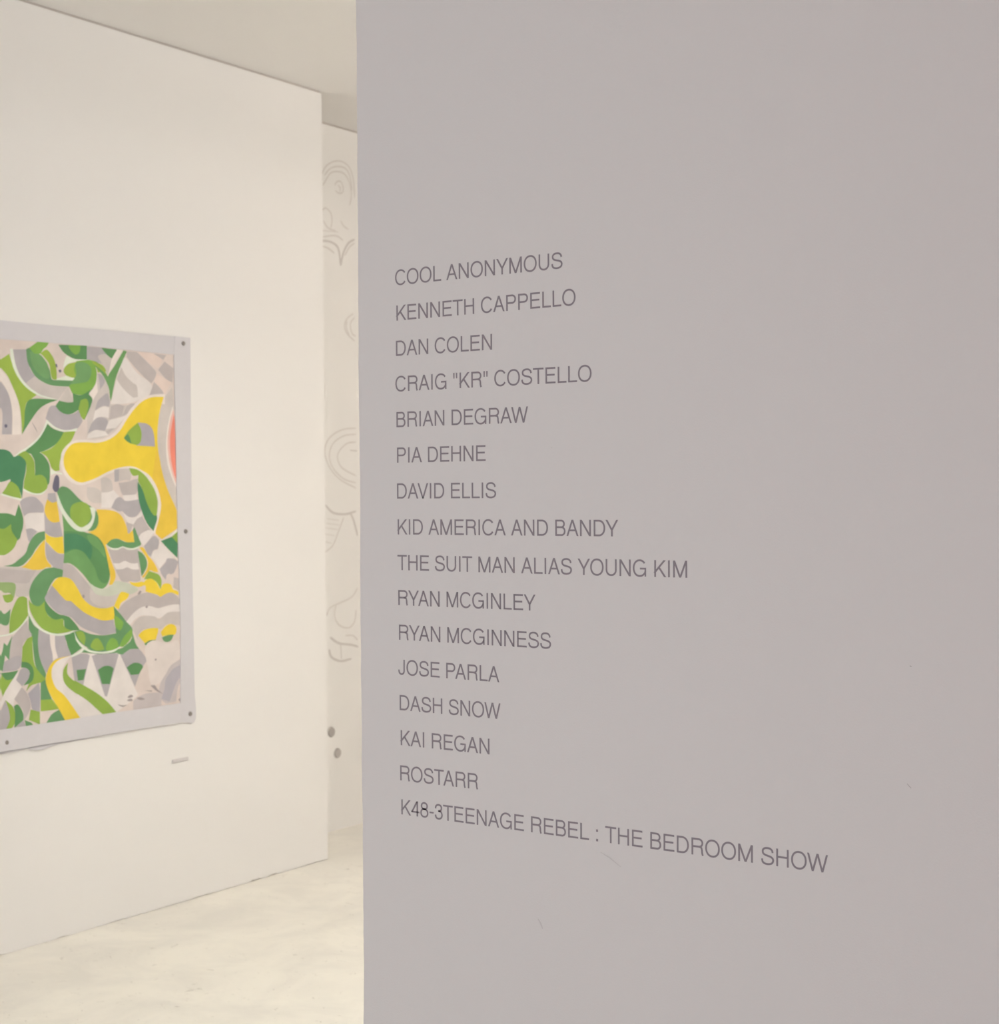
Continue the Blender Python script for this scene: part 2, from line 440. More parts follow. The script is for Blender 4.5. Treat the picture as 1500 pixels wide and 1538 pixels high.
# ------------------------------------------------------------------ the painting on the left wall
PAL = {"pc":[216,198,182],"lc":[224,212,198],"wo":[229,214,197],"gw":[222,222,198],"G":[177,167,162],"G2":[188,175,165],"G3":[199,186,173],"LG":[203,190,176],"gd":[174,165,164],"D":[98,141,88],"D2":[108,148,98],"D3":[118,157,100],"T":[82,132,92],"M":[130,169,78],"M3":[114,155,94],"L":[155,176,76],"L2":[146,171,76],"Y":[233,200,66],"Y2":[229,190,72],"O":[236,138,114],"Pe":[232,182,164],"pk":[222,200,182],"wash":[198,197,172],"gwash":[152,172,112],"sp":[112,106,116],"bl":[178,169,168],"bm":[196,183,174],"sf":[221,206,191],"sk":[160,146,138]}
SHAPES = [
("pc",1,[837,20991,8854,21183,8908,13761,748,13994]),
("pc",2,[757,14744,8988,14603,9065,7399,666,7548]),
("lc",3,[4348,9838,4409,9849,4497,9863,4689,9867,4900,9862,5179,9851,5483,9838,5768,9825,5989,9816,6110,9583,6270,9278,6442,8949,6598,8645,6710,8417,6800,8266,6857,8204,6860,8171,6787,8105,6642,8012,6426,7904,6182,7793,5954,7692,5783,7614,3686,7801]),
("lc",2,[5987,19791,6051,19977,6113,20174,6177,20355,6251,20494,6338,20564,6443,20543,6562,20447,6690,20311,6822,20169,6955,20054,7102,19970,7266,19892,7427,19818,7563,19746,7656,19672,7705,19575,7702,19479,7657,19385,7580,19298,7489,19231,7367,19167,7228,19107,7082,19052,6942,19005,6805,18967,6663,18935,6520,18909,6380,18889,6248,18871,6119,18859,5989,18853,5866,18850,5758,18849,5670,18847,5719,18996,5779,19185,5847,19394,5918,19603]),
("LG",3,[4590,19967,4750,19948,4961,19932,5189,19906,5397,19855,5547,19767,5608,19613,5604,19403,5581,19179,5587,18980,5670,18847,5862,18796,6133,18799,6436,18834,6722,18876,6941,18901,6716,18696,6433,18429,6124,18146,5821,17892,5555,17711,5320,17618,5095,17581,4888,17578,4707,17587,4559,17584]),
("wo",4,[4572,18598,5074,19256,5016,19941,4996,19857,4973,19749,4945,19630,4913,19518,4878,19424,4822,19336,4757,19264,4694,19206,4645,19159]),
("L",2,[826,20138,1189,20362,1204,20310,1223,20243,1251,20166,1278,20100,1310,20027,1347,19949,1390,19868,1429,19799,1472,19725,1518,19649,1568,19577,1620,19510,1691,19438,1766,19373,1847,19311,1933,19250,2032,19185,2143,19120,2247,19060,2329,19013,2268,18974,2191,18924,2114,18874,2038,18834,1962,18793,1900,18737,1869,18682,1847,18619,1831,18545,1817,18456,1809,18369,1804,18267,1800,18160,1795,18057,1785,17965,1764,17866,1736,17777,1709,17699,1688,17637,1686,17715,1683,17813,1680,17922,1675,18032,1669,18132,1660,18223,1649,18311,1637,18397,1624,18478,1608,18554,1588,18640,1565,18716,1539,18790,1508,18868,1470,18953,1427,19039,1380,19128,1330,19220,1288,19297,1245,19379,1199,19461,1152,19538,1102,19608,1031,19686,953,19756,880,19817,823,19865]),
("D",3,[3264,18887,3166,18889,3042,18892,2906,18896,2771,18898,2650,18898,2515,18897,2385,18896,2268,18890,2167,18877,2064,18851,1988,18816,1927,18759,1889,18701,1859,18631,1837,18550,1817,18456,1806,18368,1800,18266,1795,18159,1789,18056,1779,17965,1759,17866,1733,17776,1708,17699,1688,17637,1735,17698,1793,17774,1858,17860,1927,17949,1997,18036,2069,18125,2145,18220,2223,18314,2301,18402,2376,18478,2462,18552,2543,18609,2629,18659,2729,18708,2830,18749,2947,18789,3067,18826,3177,18859]),
("wo",2,[822,19802,879,19753,952,19692,1030,19621,1101,19545,1151,19479,1198,19406,1244,19330,1288,19253,1329,19177,1369,19103,1408,19028,1444,18953,1477,18878,1507,18805,1539,18725,1565,18654,1588,18569,1607,18448,1620,18306,1629,18129,1637,17942,1643,17769,1649,17636,1283,17611,1287,17726,1292,17872,1296,18033,1297,18191,1293,18330,1281,18450,1265,18562,1245,18667,1222,18764,1196,18854,1158,18956,1114,19047,1067,19128,1019,19204,967,19276,911,19342,858,19400,817,19445]),
("G",2,[817,19403,870,19344,938,19269,1009,19185,1070,19101,1117,19018,1157,18933,1191,18844,1220,18750,1239,18675,1254,18600,1266,18522,1274,18433,1280,18330,1280,18199,1276,18045,1269,17885,1262,17739,1258,17626,845,17615,852,17731,862,17883,873,18047,879,18199,880,18315,861,18426,830,18482,806,18522]),
("sp",3,[952,17939,1000,17963,1055,17963,1080,17926,1080,17880,1038,17846,989,17835,958,17883]),
("gw",4,[1217,20532,1334,20541,1349,20460,1368,20357,1390,20244,1415,20131,1444,20030,1477,19939,1514,19853,1554,19770,1599,19692,1648,19618,1716,19533,1791,19456,1872,19384,1960,19316,2039,19262,2126,19210,2216,19161,2303,19117,2384,19080,2467,19046,2541,19023,2616,19006,2706,18987,2824,18966,2961,18945,3093,18927,3195,18912,3264,18882,3173,18890,3057,18899,2931,18909,2809,18920,2705,18933,2606,18948,2524,18963,2446,18983,2356,19014,2271,19048,2178,19089,2083,19135,1991,19185,1906,19238,1830,19294,1758,19355,1690,19418,1627,19484,1569,19550,1503,19635,1445,19722,1395,19811,1351,19897,1317,19987,1290,20079,1269,20163,1252,20229]),
("G",5,[1346,20520,1360,20443,1376,20345,1394,20237,1417,20128,1444,20030,1476,19941,1513,19854,1554,19771,1599,19692,1648,19618,1716,19533,1791,19456,1872,19384,1960,19316,2039,19262,2126,19210,2216,19161,2303,19117,2384,19080,2467,19046,2541,19024,2616,19006,2706,18987,2824,18964,2961,18940,3093,18918,3195,18901,3278,18894,3685,19361,3586,19356,3459,19350,3324,19346,3201,19347,3092,19353,2988,19364,2888,19379,2792,19402,2699,19432,2610,19468,2525,19510,2443,19555,2363,19604,2286,19657,2214,19713,2152,19775,2102,19837,2062,19902,2028,19976,1996,20064,1972,20156,1949,20264,1929,20376,1911,20479,1897,20559]),
("G3",6,[1856,19395,1884,19369,1960,19316,2026,19276,2111,19226,2206,19171,2300,19120,2384,19080,2467,19046,2541,19024,2616,19006,2706,18987,2824,18964,2961,18940,3093,18918,3195,18901,3278,18894,3685,19361,3586,19356,3459,19350,3324,19346,3201,19347,3092,19353,2988,19364,2888,19379,2792,19402,2696,19434,2602,19474,2516,19517,2443,19555,2372,19601,2322,19643,2284,19675]),
("D2",7,[1897,20559,1905,20477,1914,20372,1926,20262,1945,20168,1969,20096,1999,20036,2034,19980,2074,19920,2117,19853,2164,19783,2218,19716,2284,19654,2365,19598,2458,19545,2558,19499,2658,19459,2750,19428,2841,19403,2942,19385,3064,19372,3191,19367,3342,19367,3499,19370,3642,19373,3755,19375,3982,19639,3851,19628,3681,19612,3499,19596,3331,19583,3204,19575,3085,19569,3027,19573,2985,19607,2958,19664,2943,19742,2929,19828,2907,19905,2876,19970,2841,20031,2799,20091,2748,20155,2687,20225,2619,20300,2542,20373,2454,20437,2369,20482,2270,20524,2168,20561,2076,20593,2003,20620]),
("D3",8,[2055,20495,2063,20428,2072,20342,2083,20248,2101,20155,2129,20073,2179,19985,2242,19904,2314,19832,2392,19767,2484,19709,2587,19656,2688,19616,2768,19595,2864,19607,2905,19689,2902,19769,2885,19874,2858,19983,2828,20073,2783,20157,2728,20221,2668,20279,2608,20339,2542,20393,2454,20437,2361,20460,2248,20475,2139,20486]),
("M",9,[2030,20622,2406,20863,2892,20878,2862,20830,2823,20771,2782,20718,2715,20671,2645,20622,2596,20566,2547,20502,2508,20451,2431,20442,2332,20433,2240,20444,2161,20494,2087,20565]),
("L",10,[2509,20462,2586,20517,2685,20583,2780,20610,2846,20586,2910,20535,2970,20472,3023,20410,3066,20352,3102,20290,3131,20225,3156,20159,3176,20091,3190,20021,3200,19950,3208,19880,3213,19805,3216,19726,3217,19654,3218,19598,3155,19591,3077,19586,3013,19608,2976,19675,2953,19769,2934,19864,2921,19950,2911,20037,2883,20120,2839,20181,2783,20241,2722,20296,2669,20344,2607,20394,2552,20433]),
("sp",11,[3156,20115,3178,20140,3211,20141,3237,20103,3251,20056,3236,20021,3209,20010,3176,20058]),
("sp",2,[3305,19929,3335,19949,3374,19955,3408,19934,3428,19904,3415,19871,3386,19847,3350,19848,3317,19864,3302,19896]),
("D",2,[3302,20821,3339,20773,3385,20712,3438,20649,3492,20595,3569,20541,3652,20497,3741,20458,3830,20421,3925,20389,4048,20369,4148,20365,4269,20368,4395,20373,4511,20379,4601,20383,4593,20881]),
("M",3,[3746,20842,4294,20860,4287,20789,4276,20699,4249,20625,4195,20570,4125,20531,4050,20523,3963,20564,3870,20636,3800,20703,3766,20756,3754,20805]),
("G",3,[4584,20854,5260,20851,5313,20797,5381,20727,5458,20660,5528,20612,5607,20564,5683,20521,5742,20486,5549,19870,5503,19952,5444,20059,5380,20164,5319,20241,5244,20284,5169,20293,5087,20303,4990,20328,4886,20355,4791,20373,4709,20378,4635,20375,4578,20372]),
("G3",4,[5090,20533,5142,20577,5242,20611,5358,20631,5458,20634,5566,20600,5665,20537,5742,20486,5549,19870,5503,19946,5444,20044,5380,20148,5319,20241,5248,20324,5167,20404,5106,20475]),
("D",5,[5260,20851,6000,20839,5961,20770,5910,20684,5862,20610,5817,20558,5775,20517,5742,20486,5683,20521,5607,20564,5528,20612,5458,20660,5381,20727,5313,20797]),
("gw",4,[3657,20453,3731,20431,3824,20402,3931,20375,4048,20358,4156,20356,4280,20360,4408,20369,4524,20378,4615,20384,4537,20366,4436,20344,4330,20321,4218,20300,4101,20279,3990,20255,3889,20232,3794,20206,3709,20172,3632,20118,3565,20056,3513,20007,3518,20061,3526,20130,3543,20205,3578,20290,3622,20381]),
("wo",6,[6000,20839,6308,20834,5566,19871,5742,20486]),
("L",2,[4103,20263,4025,20247,3925,20228,3822,20204,3737,20174,3652,20116,3585,20048,3540,19987,3517,19917,3538,19855,3572,19812,3624,19770,3704,19734,3797,19713,3915,19695,4033,19681,4123,19669]),
("gw",11,[3648,19752,3700,19740,3767,19723,3843,19709,3937,19697,4041,19688,4124,19680,4038,19599,3204,19575,3204,19630]),
("M",12,[4103,20296,4189,20312,4298,20333,4415,20349,4508,20361,4609,20374,4706,20377,4790,20360,4859,20316,4918,20252,4965,20176,5000,20094,5020,20004,5026,19903,5022,19801,5012,19711,4995,19615,4965,19533,4911,19452,4849,19386,4771,19320,4685,19258,4600,19207,4489,19157,4375,19121,4258,19103,4162,19105,4060,19120,3966,19138,3892,19152,3755,19386,3821,19458,3905,19547,3982,19617,4091,19640,4152,19671,4127,19728,4072,19803,4016,19887,3986,19969,3998,20054,4032,20145,4073,20229]),
("D3",13,[4046,20193,4109,20237,4207,20266,4316,20281,4414,20282,4503,20267,4590,20237,4668,20195,4727,20147,4773,20069,4790,19977,4781,19883,4759,19811,4722,19734,4671,19663,4605,19607,4521,19571,4419,19550,4311,19535,4206,19519,4101,19501,3991,19483,3891,19467,3812,19455,3862,19513,3925,19587,3983,19661,4031,19725,4074,19789,4098,19866,4087,19945,4056,20037,4033,20125]),
("L",13,[4790,20360,4875,20340,4986,20317,5107,20291,5219,20260,5307,20227,5394,20156,5444,20077,5479,20013,5070,19945,5061,19991,5047,20052,5015,20120,4967,20179,4903,20246,4839,20310]),
("M3",14,[4791,20373,4876,20360,4983,20341,5087,20303,5156,20255,5223,20194,5288,20128,5350,20063,5412,19999,5473,19931,5528,19869,5572,19820,5672,18950,5662,19033,5652,19139,5636,19252,5610,19359,5570,19459,5520,19558,5465,19652,5413,19734,5350,19819,5286,19886,5216,19953,5150,20010,5077,20070,5007,20124,4953,20167]),
("L",15,[4791,20373,4873,20352,4978,20324,5087,20277,5172,20219,5264,20146,5349,20073,5417,20016,5548,19844,5473,19893,5378,19956,5276,20022,5184,20079,5101,20125,5019,20166,4947,20203,4888,20239,4839,20289,4811,20336]),
("M3",15,[6308,20834,6479,20807,6435,20733,6381,20641,6320,20537,6257,20429,6198,20321,6141,20218,6084,20115,6027,20007,5971,19891,5919,19762,5867,19606,5815,19428,5767,19246,5723,19080,5689,18951,5672,18980,5652,19021,5633,19103,5624,19186,5616,19294,5609,19411,5602,19523,5596,19615,5573,19713,5552,19782,5572,19871,5618,19945,5685,20027,5764,20115,5847,20209,5926,20304,6004,20410,6089,20527,6172,20644,6248,20750]),
("D",13,[3920,19153,3995,19135,4088,19110,4197,19094,4314,19105,4424,19145,4550,19208,4679,19280,4797,19348,4890,19400,4810,19331,4712,19245,4657,19166,4690,19110,4766,19061,4813,18995,4809,18930,4787,18855,4752,18771,4708,18679,4663,18592,4605,18492,4545,18391,4488,18298,4445,18226,4385,18266,4310,18317,4248,18374,4210,18441,4185,18513,4166,18569,4086,18525,3984,18470,3883,18427,3789,18403,3696,18391,3603,18394,3508,18415,3413,18450,3328,18493,3253,18548,3188,18610,3137,18659,3305,18862,3385,18851,3490,18835,3598,18821,3692,18814,3793,18819,3878,18834,3944,18846]),
("L2",14,[4284,18927,4362,18952,4460,18981,4540,18983,4591,18940,4624,18869,4638,18788,4633,18721,4616,18646,4591,18569,4563,18496,4520,18391,4470,18290,4417,18236,4359,18256,4299,18323,4249,18396,4213,18470,4186,18550,4166,18613]),
("LG",14,[3713,19373,3944,18857,3879,18841,3794,18822,3692,18814,3595,18822,3483,18839,3375,18858,3291,18873]),
("G",15,[2710,18232,2744,18319,2788,18434,2838,18546,2891,18628,2975,18672,3066,18679,3138,18681,3187,18625,3251,18554,3328,18493,3419,18449,3523,18415,3631,18395,3745,18393,3863,18406,3967,18430,4053,18469,4124,18519,4180,18559,4359,18179,4311,18118,4252,18039,4181,17959,4101,17899,4005,17863,3895,17842,3782,17830,3679,17821,3561,17815,3452,17820,3347,17833,3243,17857,3143,17890,3046,17933,2971,17976,2896,18026,2828,18076,2776,18120,2727,18185]),
("gw",16,[2750,18184,2809,18140,2885,18084,2967,18026,3046,17977,3145,17930,3245,17894,3347,17867,3452,17847,3561,17837,3680,17839,3785,17853,3903,17877,4014,17902,4101,17922,4094,17865,4043,17810,3974,17797,3880,17792,3777,17790,3679,17789,3587,17787,3495,17786,3405,17790,3319,17800,3214,17827,3116,17865,3018,17911,2939,17955,2856,18007,2781,18058,2721,18097]),
("D",2,[2761,18055,2814,18016,2880,17965,2958,17913,3045,17869,3154,17835,3280,17806,3403,17781,3498,17762,3463,17704,3419,17630,3368,17553,3315,17484,3239,17410,3157,17344,3065,17283,2989,17240,2909,17199,2824,17160,2736,17125,2642,17092,2543,17061,2445,17033,2357,17011,2260,16984,2175,16965,2090,16963,1991,16989,1891,17031,1813,17065,1883,17116,1972,17179,2071,17250,2169,17324,2255,17395,2330,17465,2401,17536,2467,17608,2528,17679,2582,17747,2640,17832,2689,17917,2729,17994]),
("L",17,[3498,17762,3562,17770,3645,17781,3735,17790,3836,17798,3944,17804,4029,17809,4000,17751,3963,17676,3920,17595,3871,17520,3813,17451,3746,17384,3678,17317,3617,17251,3561,17185,3509,17120,3461,17054,3419,16985,3382,16910,3350,16831,3323,16752,3305,16678,3295,16581,3298,16488,3301,16416,3246,16405,3175,16392,3108,16393,3049,16417,2993,16455,2946,16500,2915,16551,2894,16610,2866,16673,2831,16744,2790,16819,2733,16887,2647,16945,2545,16995,2465,17034,2554,17058,2668,17088,2789,17126,2900,17171,2998,17228,3092,17294,3179,17366,3259,17440,3331,17522,3397,17611,3453,17696]),
("T",2,[788,17110,837,17110,901,17110,967,17103,1035,17088,1107,17066,1172,17033,1231,16980,1285,16917,1326,16866,1393,16884,1479,16905,1561,16912,1638,16898,1711,16869,1770,16830,1810,16786,1834,16732,1847,16661,1848,16591,1842,16510,1831,16424,1817,16341,1799,16267,1778,16197,1755,16119,1734,16021,1718,15914,1701,15786,1686,15653,1672,15530,1660,15435,1597,15638,1570,15694,1536,15768,1494,15840,1444,15893,1351,15924,1243,15931,1158,15935,1186,16104,1128,16085,1053,16061,979,16040,905,16023,831,16009,773,15998]),
("L2",3,[1431,16910,1492,16943,1569,16985,1641,17020,1719,17057,1800,17065,1876,17040,1960,16997,2036,16941,2099,16875,2154,16796,2193,16708,2208,16630,2213,16542,2214,16457,2216,16386,2220,16317,2224,16265,2227,16226,2300,16241,2393,16259,2482,16259,2561,16230,2636,16183,2696,16131,2738,16077,2764,16019,2776,15958,2773,15892,2755,15824,2719,15764,2660,15712,2583,15667,2501,15635,2415,15617,2324,15611,2232,15614,2143,15628,2053,15651,1967,15679,1880,15715,1796,15755,1731,15786,1735,15842,1741,15913,1749,15990,1761,16063,1779,16132,1803,16199,1827,16268,1843,16341,1852,16422,1857,16509,1856,16592,1847,16661,1824,16724,1788,16769,1744,16809,1687,16850,1621,16887,1561,16912,1487,16918]),
("D",4,[2063,16974,2135,16990,2228,17013,2326,17032,2411,17033,2501,17003,2580,16951,2652,16886,2706,16830,2758,16766,2804,16698,2838,16629,2860,16562,2871,16494,2875,16424,2876,16348,2873,16260,2867,16163,2856,16071,2844,16002,2812,15923,2775,15915,2755,15968,2733,16054,2696,16131,2636,16186,2561,16232,2482,16259,2393,16259,2300,16241,2227,16226,2229,16301,2232,16397,2230,16494,2226,16564,2220,16637,2210,16708,2194,16772,2154,16850,2103,16920]),
("L2",3,[1159,16019,1236,16018,1318,15981,1392,15935,1452,15891,1503,15837,1547,15765,1575,15689,1598,15596,1618,15506,1634,15436,1553,15450,1450,15469,1339,15490,1231,15512,1122,15539,1007,15569,902,15597,820,15620,863,15664,918,15722,976,15787,1019,15848,1063,15919,1110,15982]),
("gw",4,[820,15620,895,15597,992,15569,1098,15539,1205,15512,1318,15490,1441,15469,1557,15450,1647,15436,1646,15361,1557,15381,1444,15406,1321,15433,1204,15460,1087,15488,966,15518,855,15546,768,15567]),
("gw",4,[1731,15786,1796,15755,1880,15715,1967,15679,2053,15651,2143,15628,2232,15614,2322,15610,2411,15615,2501,15635,2598,15679,2696,15738,2773,15785,2725,15740,2664,15680,2596,15622,2527,15581,2432,15557,2332,15554,2232,15561,2132,15575,2033,15599,1940,15626,1851,15658,1768,15694,1704,15723]),
("gw",2,[2891,16500,2950,16461,3026,16411,3108,16371,3203,16350,3303,16338,3383,16330,3437,16265,3339,16280,3216,16299,3107,16306,3028,16290,2964,16263,2915,16240]),
("sp",2,[3162,16263,3221,16243,3271,16177,3281,16118,3285,16042,3284,15963,3281,15893,3274,15816,3261,15748,3237,15697,3173,15654,3099,15654,3051,15688,3005,15744,2978,15807,2980,15876,3000,15954,3022,16024,3039,16082,3057,16132,3078,16176,3117,16234]),
("G",2,[2771,15612,3099,15633,3164,15328,3105,15306,3031,15281,2957,15275,2884,15306,2812,15356,2755,15396]),
("gw",17,[2722,18118,2690,18051,2651,17966,2605,17874,2555,17790,2503,17715,2447,17644,2384,17574,2310,17504,2238,17444,2157,17383,2071,17323,1986,17267,1907,17216,1814,17164,1725,17121,1640,17081,1563,17040,1470,16977,1389,16915,1326,16866,1378,16867,1441,16903,1524,16949,1615,16998,1686,17031,1762,17064,1844,17103,1933,17153,2014,17204,2104,17264,2197,17329,2285,17396,2363,17462,2445,17544,2516,17628,2579,17712,2636,17792,2688,17871,2733,17950,2772,18021,2802,18078]),
("sk",2,[2104,18098,2150,18038,2209,17962,2261,17888,2303,17819,2338,17751,2366,17698,2320,17758,2261,17834,2208,17908,2167,17978,2131,18045]),
("G",5,[1567,15313,1604,15363,1673,15419,1758,15452,1863,15483,1965,15502,2057,15507,2147,15500,2231,15479,2308,15438,2380,15383,2443,15327,2498,15279,2545,15231,2576,15175,2594,15100,2597,15018,2573,14960,2516,14942,2432,14948,2331,14952,2237,14951,2127,14951,2020,14947,1931,14936,1848,14902,1789,14858,1745,14822,1724,14857,1697,14904,1668,14972,1643,15049,1614,15146,1588,15240]),
("lc",6,[1745,14822,1789,14854,1848,14895,1931,14926,2019,14936,2125,14940,2235,14941,2331,14941,2437,14942,2529,14940,2600,14938,2606,14312,2525,14303,2423,14293,2323,14297,2232,14330,2143,14377,2057,14410,1969,14414,1884,14403,1818,14394]),
("G",7,[1805,14383,1876,14396,1967,14411,2057,14410,2144,14380,2229,14334,2296,14297,2250,14259,2192,14210,2134,14151,2075,14074,2017,13988,1971,13920,1934,13964,1893,14029,1874,14089,1857,14157,1843,14223,1828,14283,1815,14339]),
("D",3,[760,14953,828,14951,916,14950,1009,14947,1094,14937,1196,14911,1291,14877,1365,14849,1514,15250,1541,15194,1576,15122,1612,15045,1641,14972,1670,14885,1691,14800,1704,14716,1707,14629,1701,14542,1687,14461,1667,14388,1639,14320,1606,14250,1587,14169,1563,14086,1472,14019,1356,13992,1199,13972,1027,13957,868,13945,747,13935]),
("L2",4,[753,14438,815,14422,907,14425,974,14453,1054,14497,1132,14542,1193,14577,1192,14514,1192,14433,1216,14344,1262,14268,1328,14184,1395,14104,1446,14041,1420,13975,1385,13890,1339,13811,1277,13743,1204,13681,1129,13628,1050,13585,968,13552,896,13530,807,13527,742,13536]),
("D2",8,[865,13163,934,13169,1023,13175,1117,13185,1201,13202,1292,13238,1375,13284,1463,13340,1543,13388,1630,13442,1713,13500,1781,13563,1827,13632,1858,13708,1884,13785,1917,13857,1960,13926,2007,13992,2056,14054,2107,14109,2173,14169,2243,14217,2322,14254,2424,14278,2536,14291,2624,14300,2629,14020,2572,13984,2499,13939,2425,13885,2350,13820,2275,13748,2208,13677,2157,13611,2116,13547,2072,13489,2022,13438,1969,13392,1911,13345,1843,13288,1770,13230,1697,13182,1633,13150,1568,13129,1487,13116,1404,13114,1307,13118,1210,13125,1123,13132,1022,13142,934,13154]),
("Y2",9,[2629,14020,2572,13971,2499,13910,2424,13842,2371,13789,2316,13732,2261,13673,2207,13613,2153,13550,2100,13486,2046,13423,1991,13363,1931,13306,1868,13249,1807,13199,1750,13159,1679,13125,1615,13106,1565,13092,1617,13067,1685,13035,1774,13008,1862,12995,1966,12984,2073,12975,2172,12970,2290,12967,2399,12969,2494,12978,2568,12999,2628,13027,2684,13045,2774,13041,2847,13027,2880,13049,2889,13091,2843,13138,2774,13199,2714,13271,2683,13331,2657,13395,2637,13469,2623,13555,2618,13642,2619,13744,2622,13849,2626,13945]),
("G",3,[2601,15002,2638,14930,2682,14835,2739,14741,2814,14675,2919,14646,3050,14640,3179,14644,3279,14645,3410,14086,3351,14070,3276,14052,3189,14048,3083,14066,2967,14098,2861,14132,2771,14171,2693,14213,2632,14246]),
("Y2",4,[2741,15407,2803,15369,2881,15321,2958,15291,3032,15294,3106,15315,3164,15332,3177,15265,3194,15180,3212,15087,3228,14994,3244,14898,3259,14795,3273,14698,3284,14623,3212,14608,3121,14590,3031,14589,2946,14609,2861,14644,2787,14697,2737,14753,2691,14821,2653,14893,2627,14959,2617,15034,2626,15103,2644,15175,2673,15257,2711,15341]),
("Y",4,[2640,14235,2700,14197,2778,14149,2861,14111,2948,14089,3040,14076,3134,14071,3235,14077,3338,14091,3418,14103,3463,13494,3390,13495,3298,13498,3209,13513,3133,13549,3061,13598,2991,13651,2925,13711,2862,13774,2803,13831,2747,13876,2695,13914,2655,13943]),
("G",5,[2655,13943,2703,13896,2766,13835,2829,13776,2890,13721,2953,13668,3018,13618,3089,13569,3162,13523,3237,13491,3317,13479,3399,13481,3463,13483,3461,13425,3459,13352,3457,13273,3454,13199,3448,13103,3442,13010,3437,12937,3343,12944,3224,12954,3120,12972,3048,13001,2990,13039,2930,13089,2855,13153,2777,13229,2715,13314,2685,13384,2665,13461,2652,13540,2643,13619,2640,13704,2644,13794,2651,13878]),
("G3",10,[737,13137,873,13131,1047,13125,1239,13117,1427,13106,1591,13091,1728,13068,1853,13038,1968,13006,2073,12978,2172,12959,2287,12951,2389,12953,2477,12960,2548,12964,2490,12914,2415,12850,2334,12779,2257,12709,2195,12647,2141,12581,2101,12522,2068,12463,2031,12398,1988,12319,1943,12232,1901,12150,1868,12086,1758,12081,1613,12072,1472,12077,1369,12114,1336,12183,1334,12281,1342,12390,1337,12491,1297,12563,1208,12602,1086,12621,951,12627,826,12628,730,12633]),
("G2",11,[736,13094,898,13075,1107,13050,1336,13022,1557,12998,1739,12980,1879,12972,1997,12970,2096,12971,2180,12974,2252,12975,2202,12913,2138,12832,2070,12750,2008,12682,1969,12610,1934,12554,1801,12527,1628,12533,1395,12555,1142,12585,908,12614,730,12634]),
("M3",6,[3334,15431,3373,15370,3421,15293,3475,15207,3530,15118,3579,15034,3622,14953,3662,14868,3702,14785,3743,14707,3790,14636,3853,14559,3919,14492,3992,14431,4076,14375,4176,14321,4289,14272,4405,14229,4513,14194,4612,14173,4707,14166,4797,14155,4883,14127,4964,14076,5040,14011,5112,13937,5179,13860,5241,13781,5299,13699,5352,13608,5400,13506,5436,13408,5470,13299,5500,13185,5525,13075,5545,12978,5561,12877,5570,12788,5570,12707,5563,12629,5549,12550,5528,12475,5498,12405,5461,12343,5397,12268,5318,12206,5232,12169,5138,12167,5035,12191,4933,12226,4834,12266,4736,12317,4638,12384,4567,12450,4497,12526,4425,12606,4347,12685,4260,12763,4166,12844,4073,12920,3986,12985,3884,13053,3790,13104,3699,13139,3602,13153,3507,13152,3434,13149,3444,13265,3459,13403,3474,13564,3482,13751,3480,13965,3461,14233,3430,14555,3394,14888,3360,15194]),
("D",7,[3448,14276,3528,14275,3628,14275,3741,14273,3857,14266,3977,14253,4105,14235,4236,14216,4366,14197,4499,14185,4635,14176,4766,14161,4883,14127,4982,14071,5069,13998,5146,13915,5216,13830,5276,13744,5327,13653,5372,13555,5414,13447,5449,13347,5484,13235,5516,13120,5542,13012,5559,12919,5568,12829,5566,12756,5556,12693,5540,12630,5511,12538,5472,12453,5424,12391,5367,12360,5303,12352,5235,12366,5160,12402,5082,12460,5012,12539,4972,12615,4939,12707,4907,12802,4867,12891,4821,12967,4771,13038,4715,13110,4648,13187,4585,13259,4513,13339,4437,13418,4360,13489,4285,13543,4196,13588,4109,13614,4019,13625,3922,13623,3805,13602,3676,13562,3554,13519,3459,13486]),
("M3",8,[4512,14108,4568,14129,4665,14131,4777,14111,4882,14070,4960,14015,5042,13942,5122,13857,5194,13768,5251,13684,5307,13567,5350,13437,5370,13328,5359,13275,5308,13302,5222,13385,5121,13488,5025,13576,4930,13639,4828,13697,4733,13755,4656,13817,4592,13894,4538,13980,4507,14057]),
("T",9,[3497,14190,3599,14191,3731,14195,3871,14193,4001,14178,4118,14147,4232,14104,4340,14053,4437,13995,4529,13933,4615,13865,4685,13788,4729,13700,4740,13608,4734,13495,4714,13382,4684,13292,4649,13244,4594,13264,4526,13342,4446,13438,4358,13512,4259,13559,4150,13599,4036,13628,3922,13641,3800,13630,3672,13601,3553,13568,3460,13543]),
("wash",7,[4199,12520,4290,12494,4408,12461,4531,12423,4638,12384,4744,12324,4834,12259,4933,12208,5023,12185,5120,12170,5217,12163,5308,12165,5417,12187,5518,12224,5612,12266,5680,12321,5740,12381,5843,12412,5943,12407,6068,12390,6204,12363,6339,12330,6459,12293,6608,12236,6761,12165,6879,12094,6926,12033,6874,11982,6748,11937,6593,11902,6454,11881,6337,11884,6221,11904,6106,11927,5990,11936,5878,11924,5769,11900,5656,11875,5531,11863,5416,11863,5289,11868,5159,11878,5037,11895,4929,11920,4821,11965,4731,12021,4648,12086,4561,12159,4484,12228,4403,12307,4325,12388,4255,12463]),
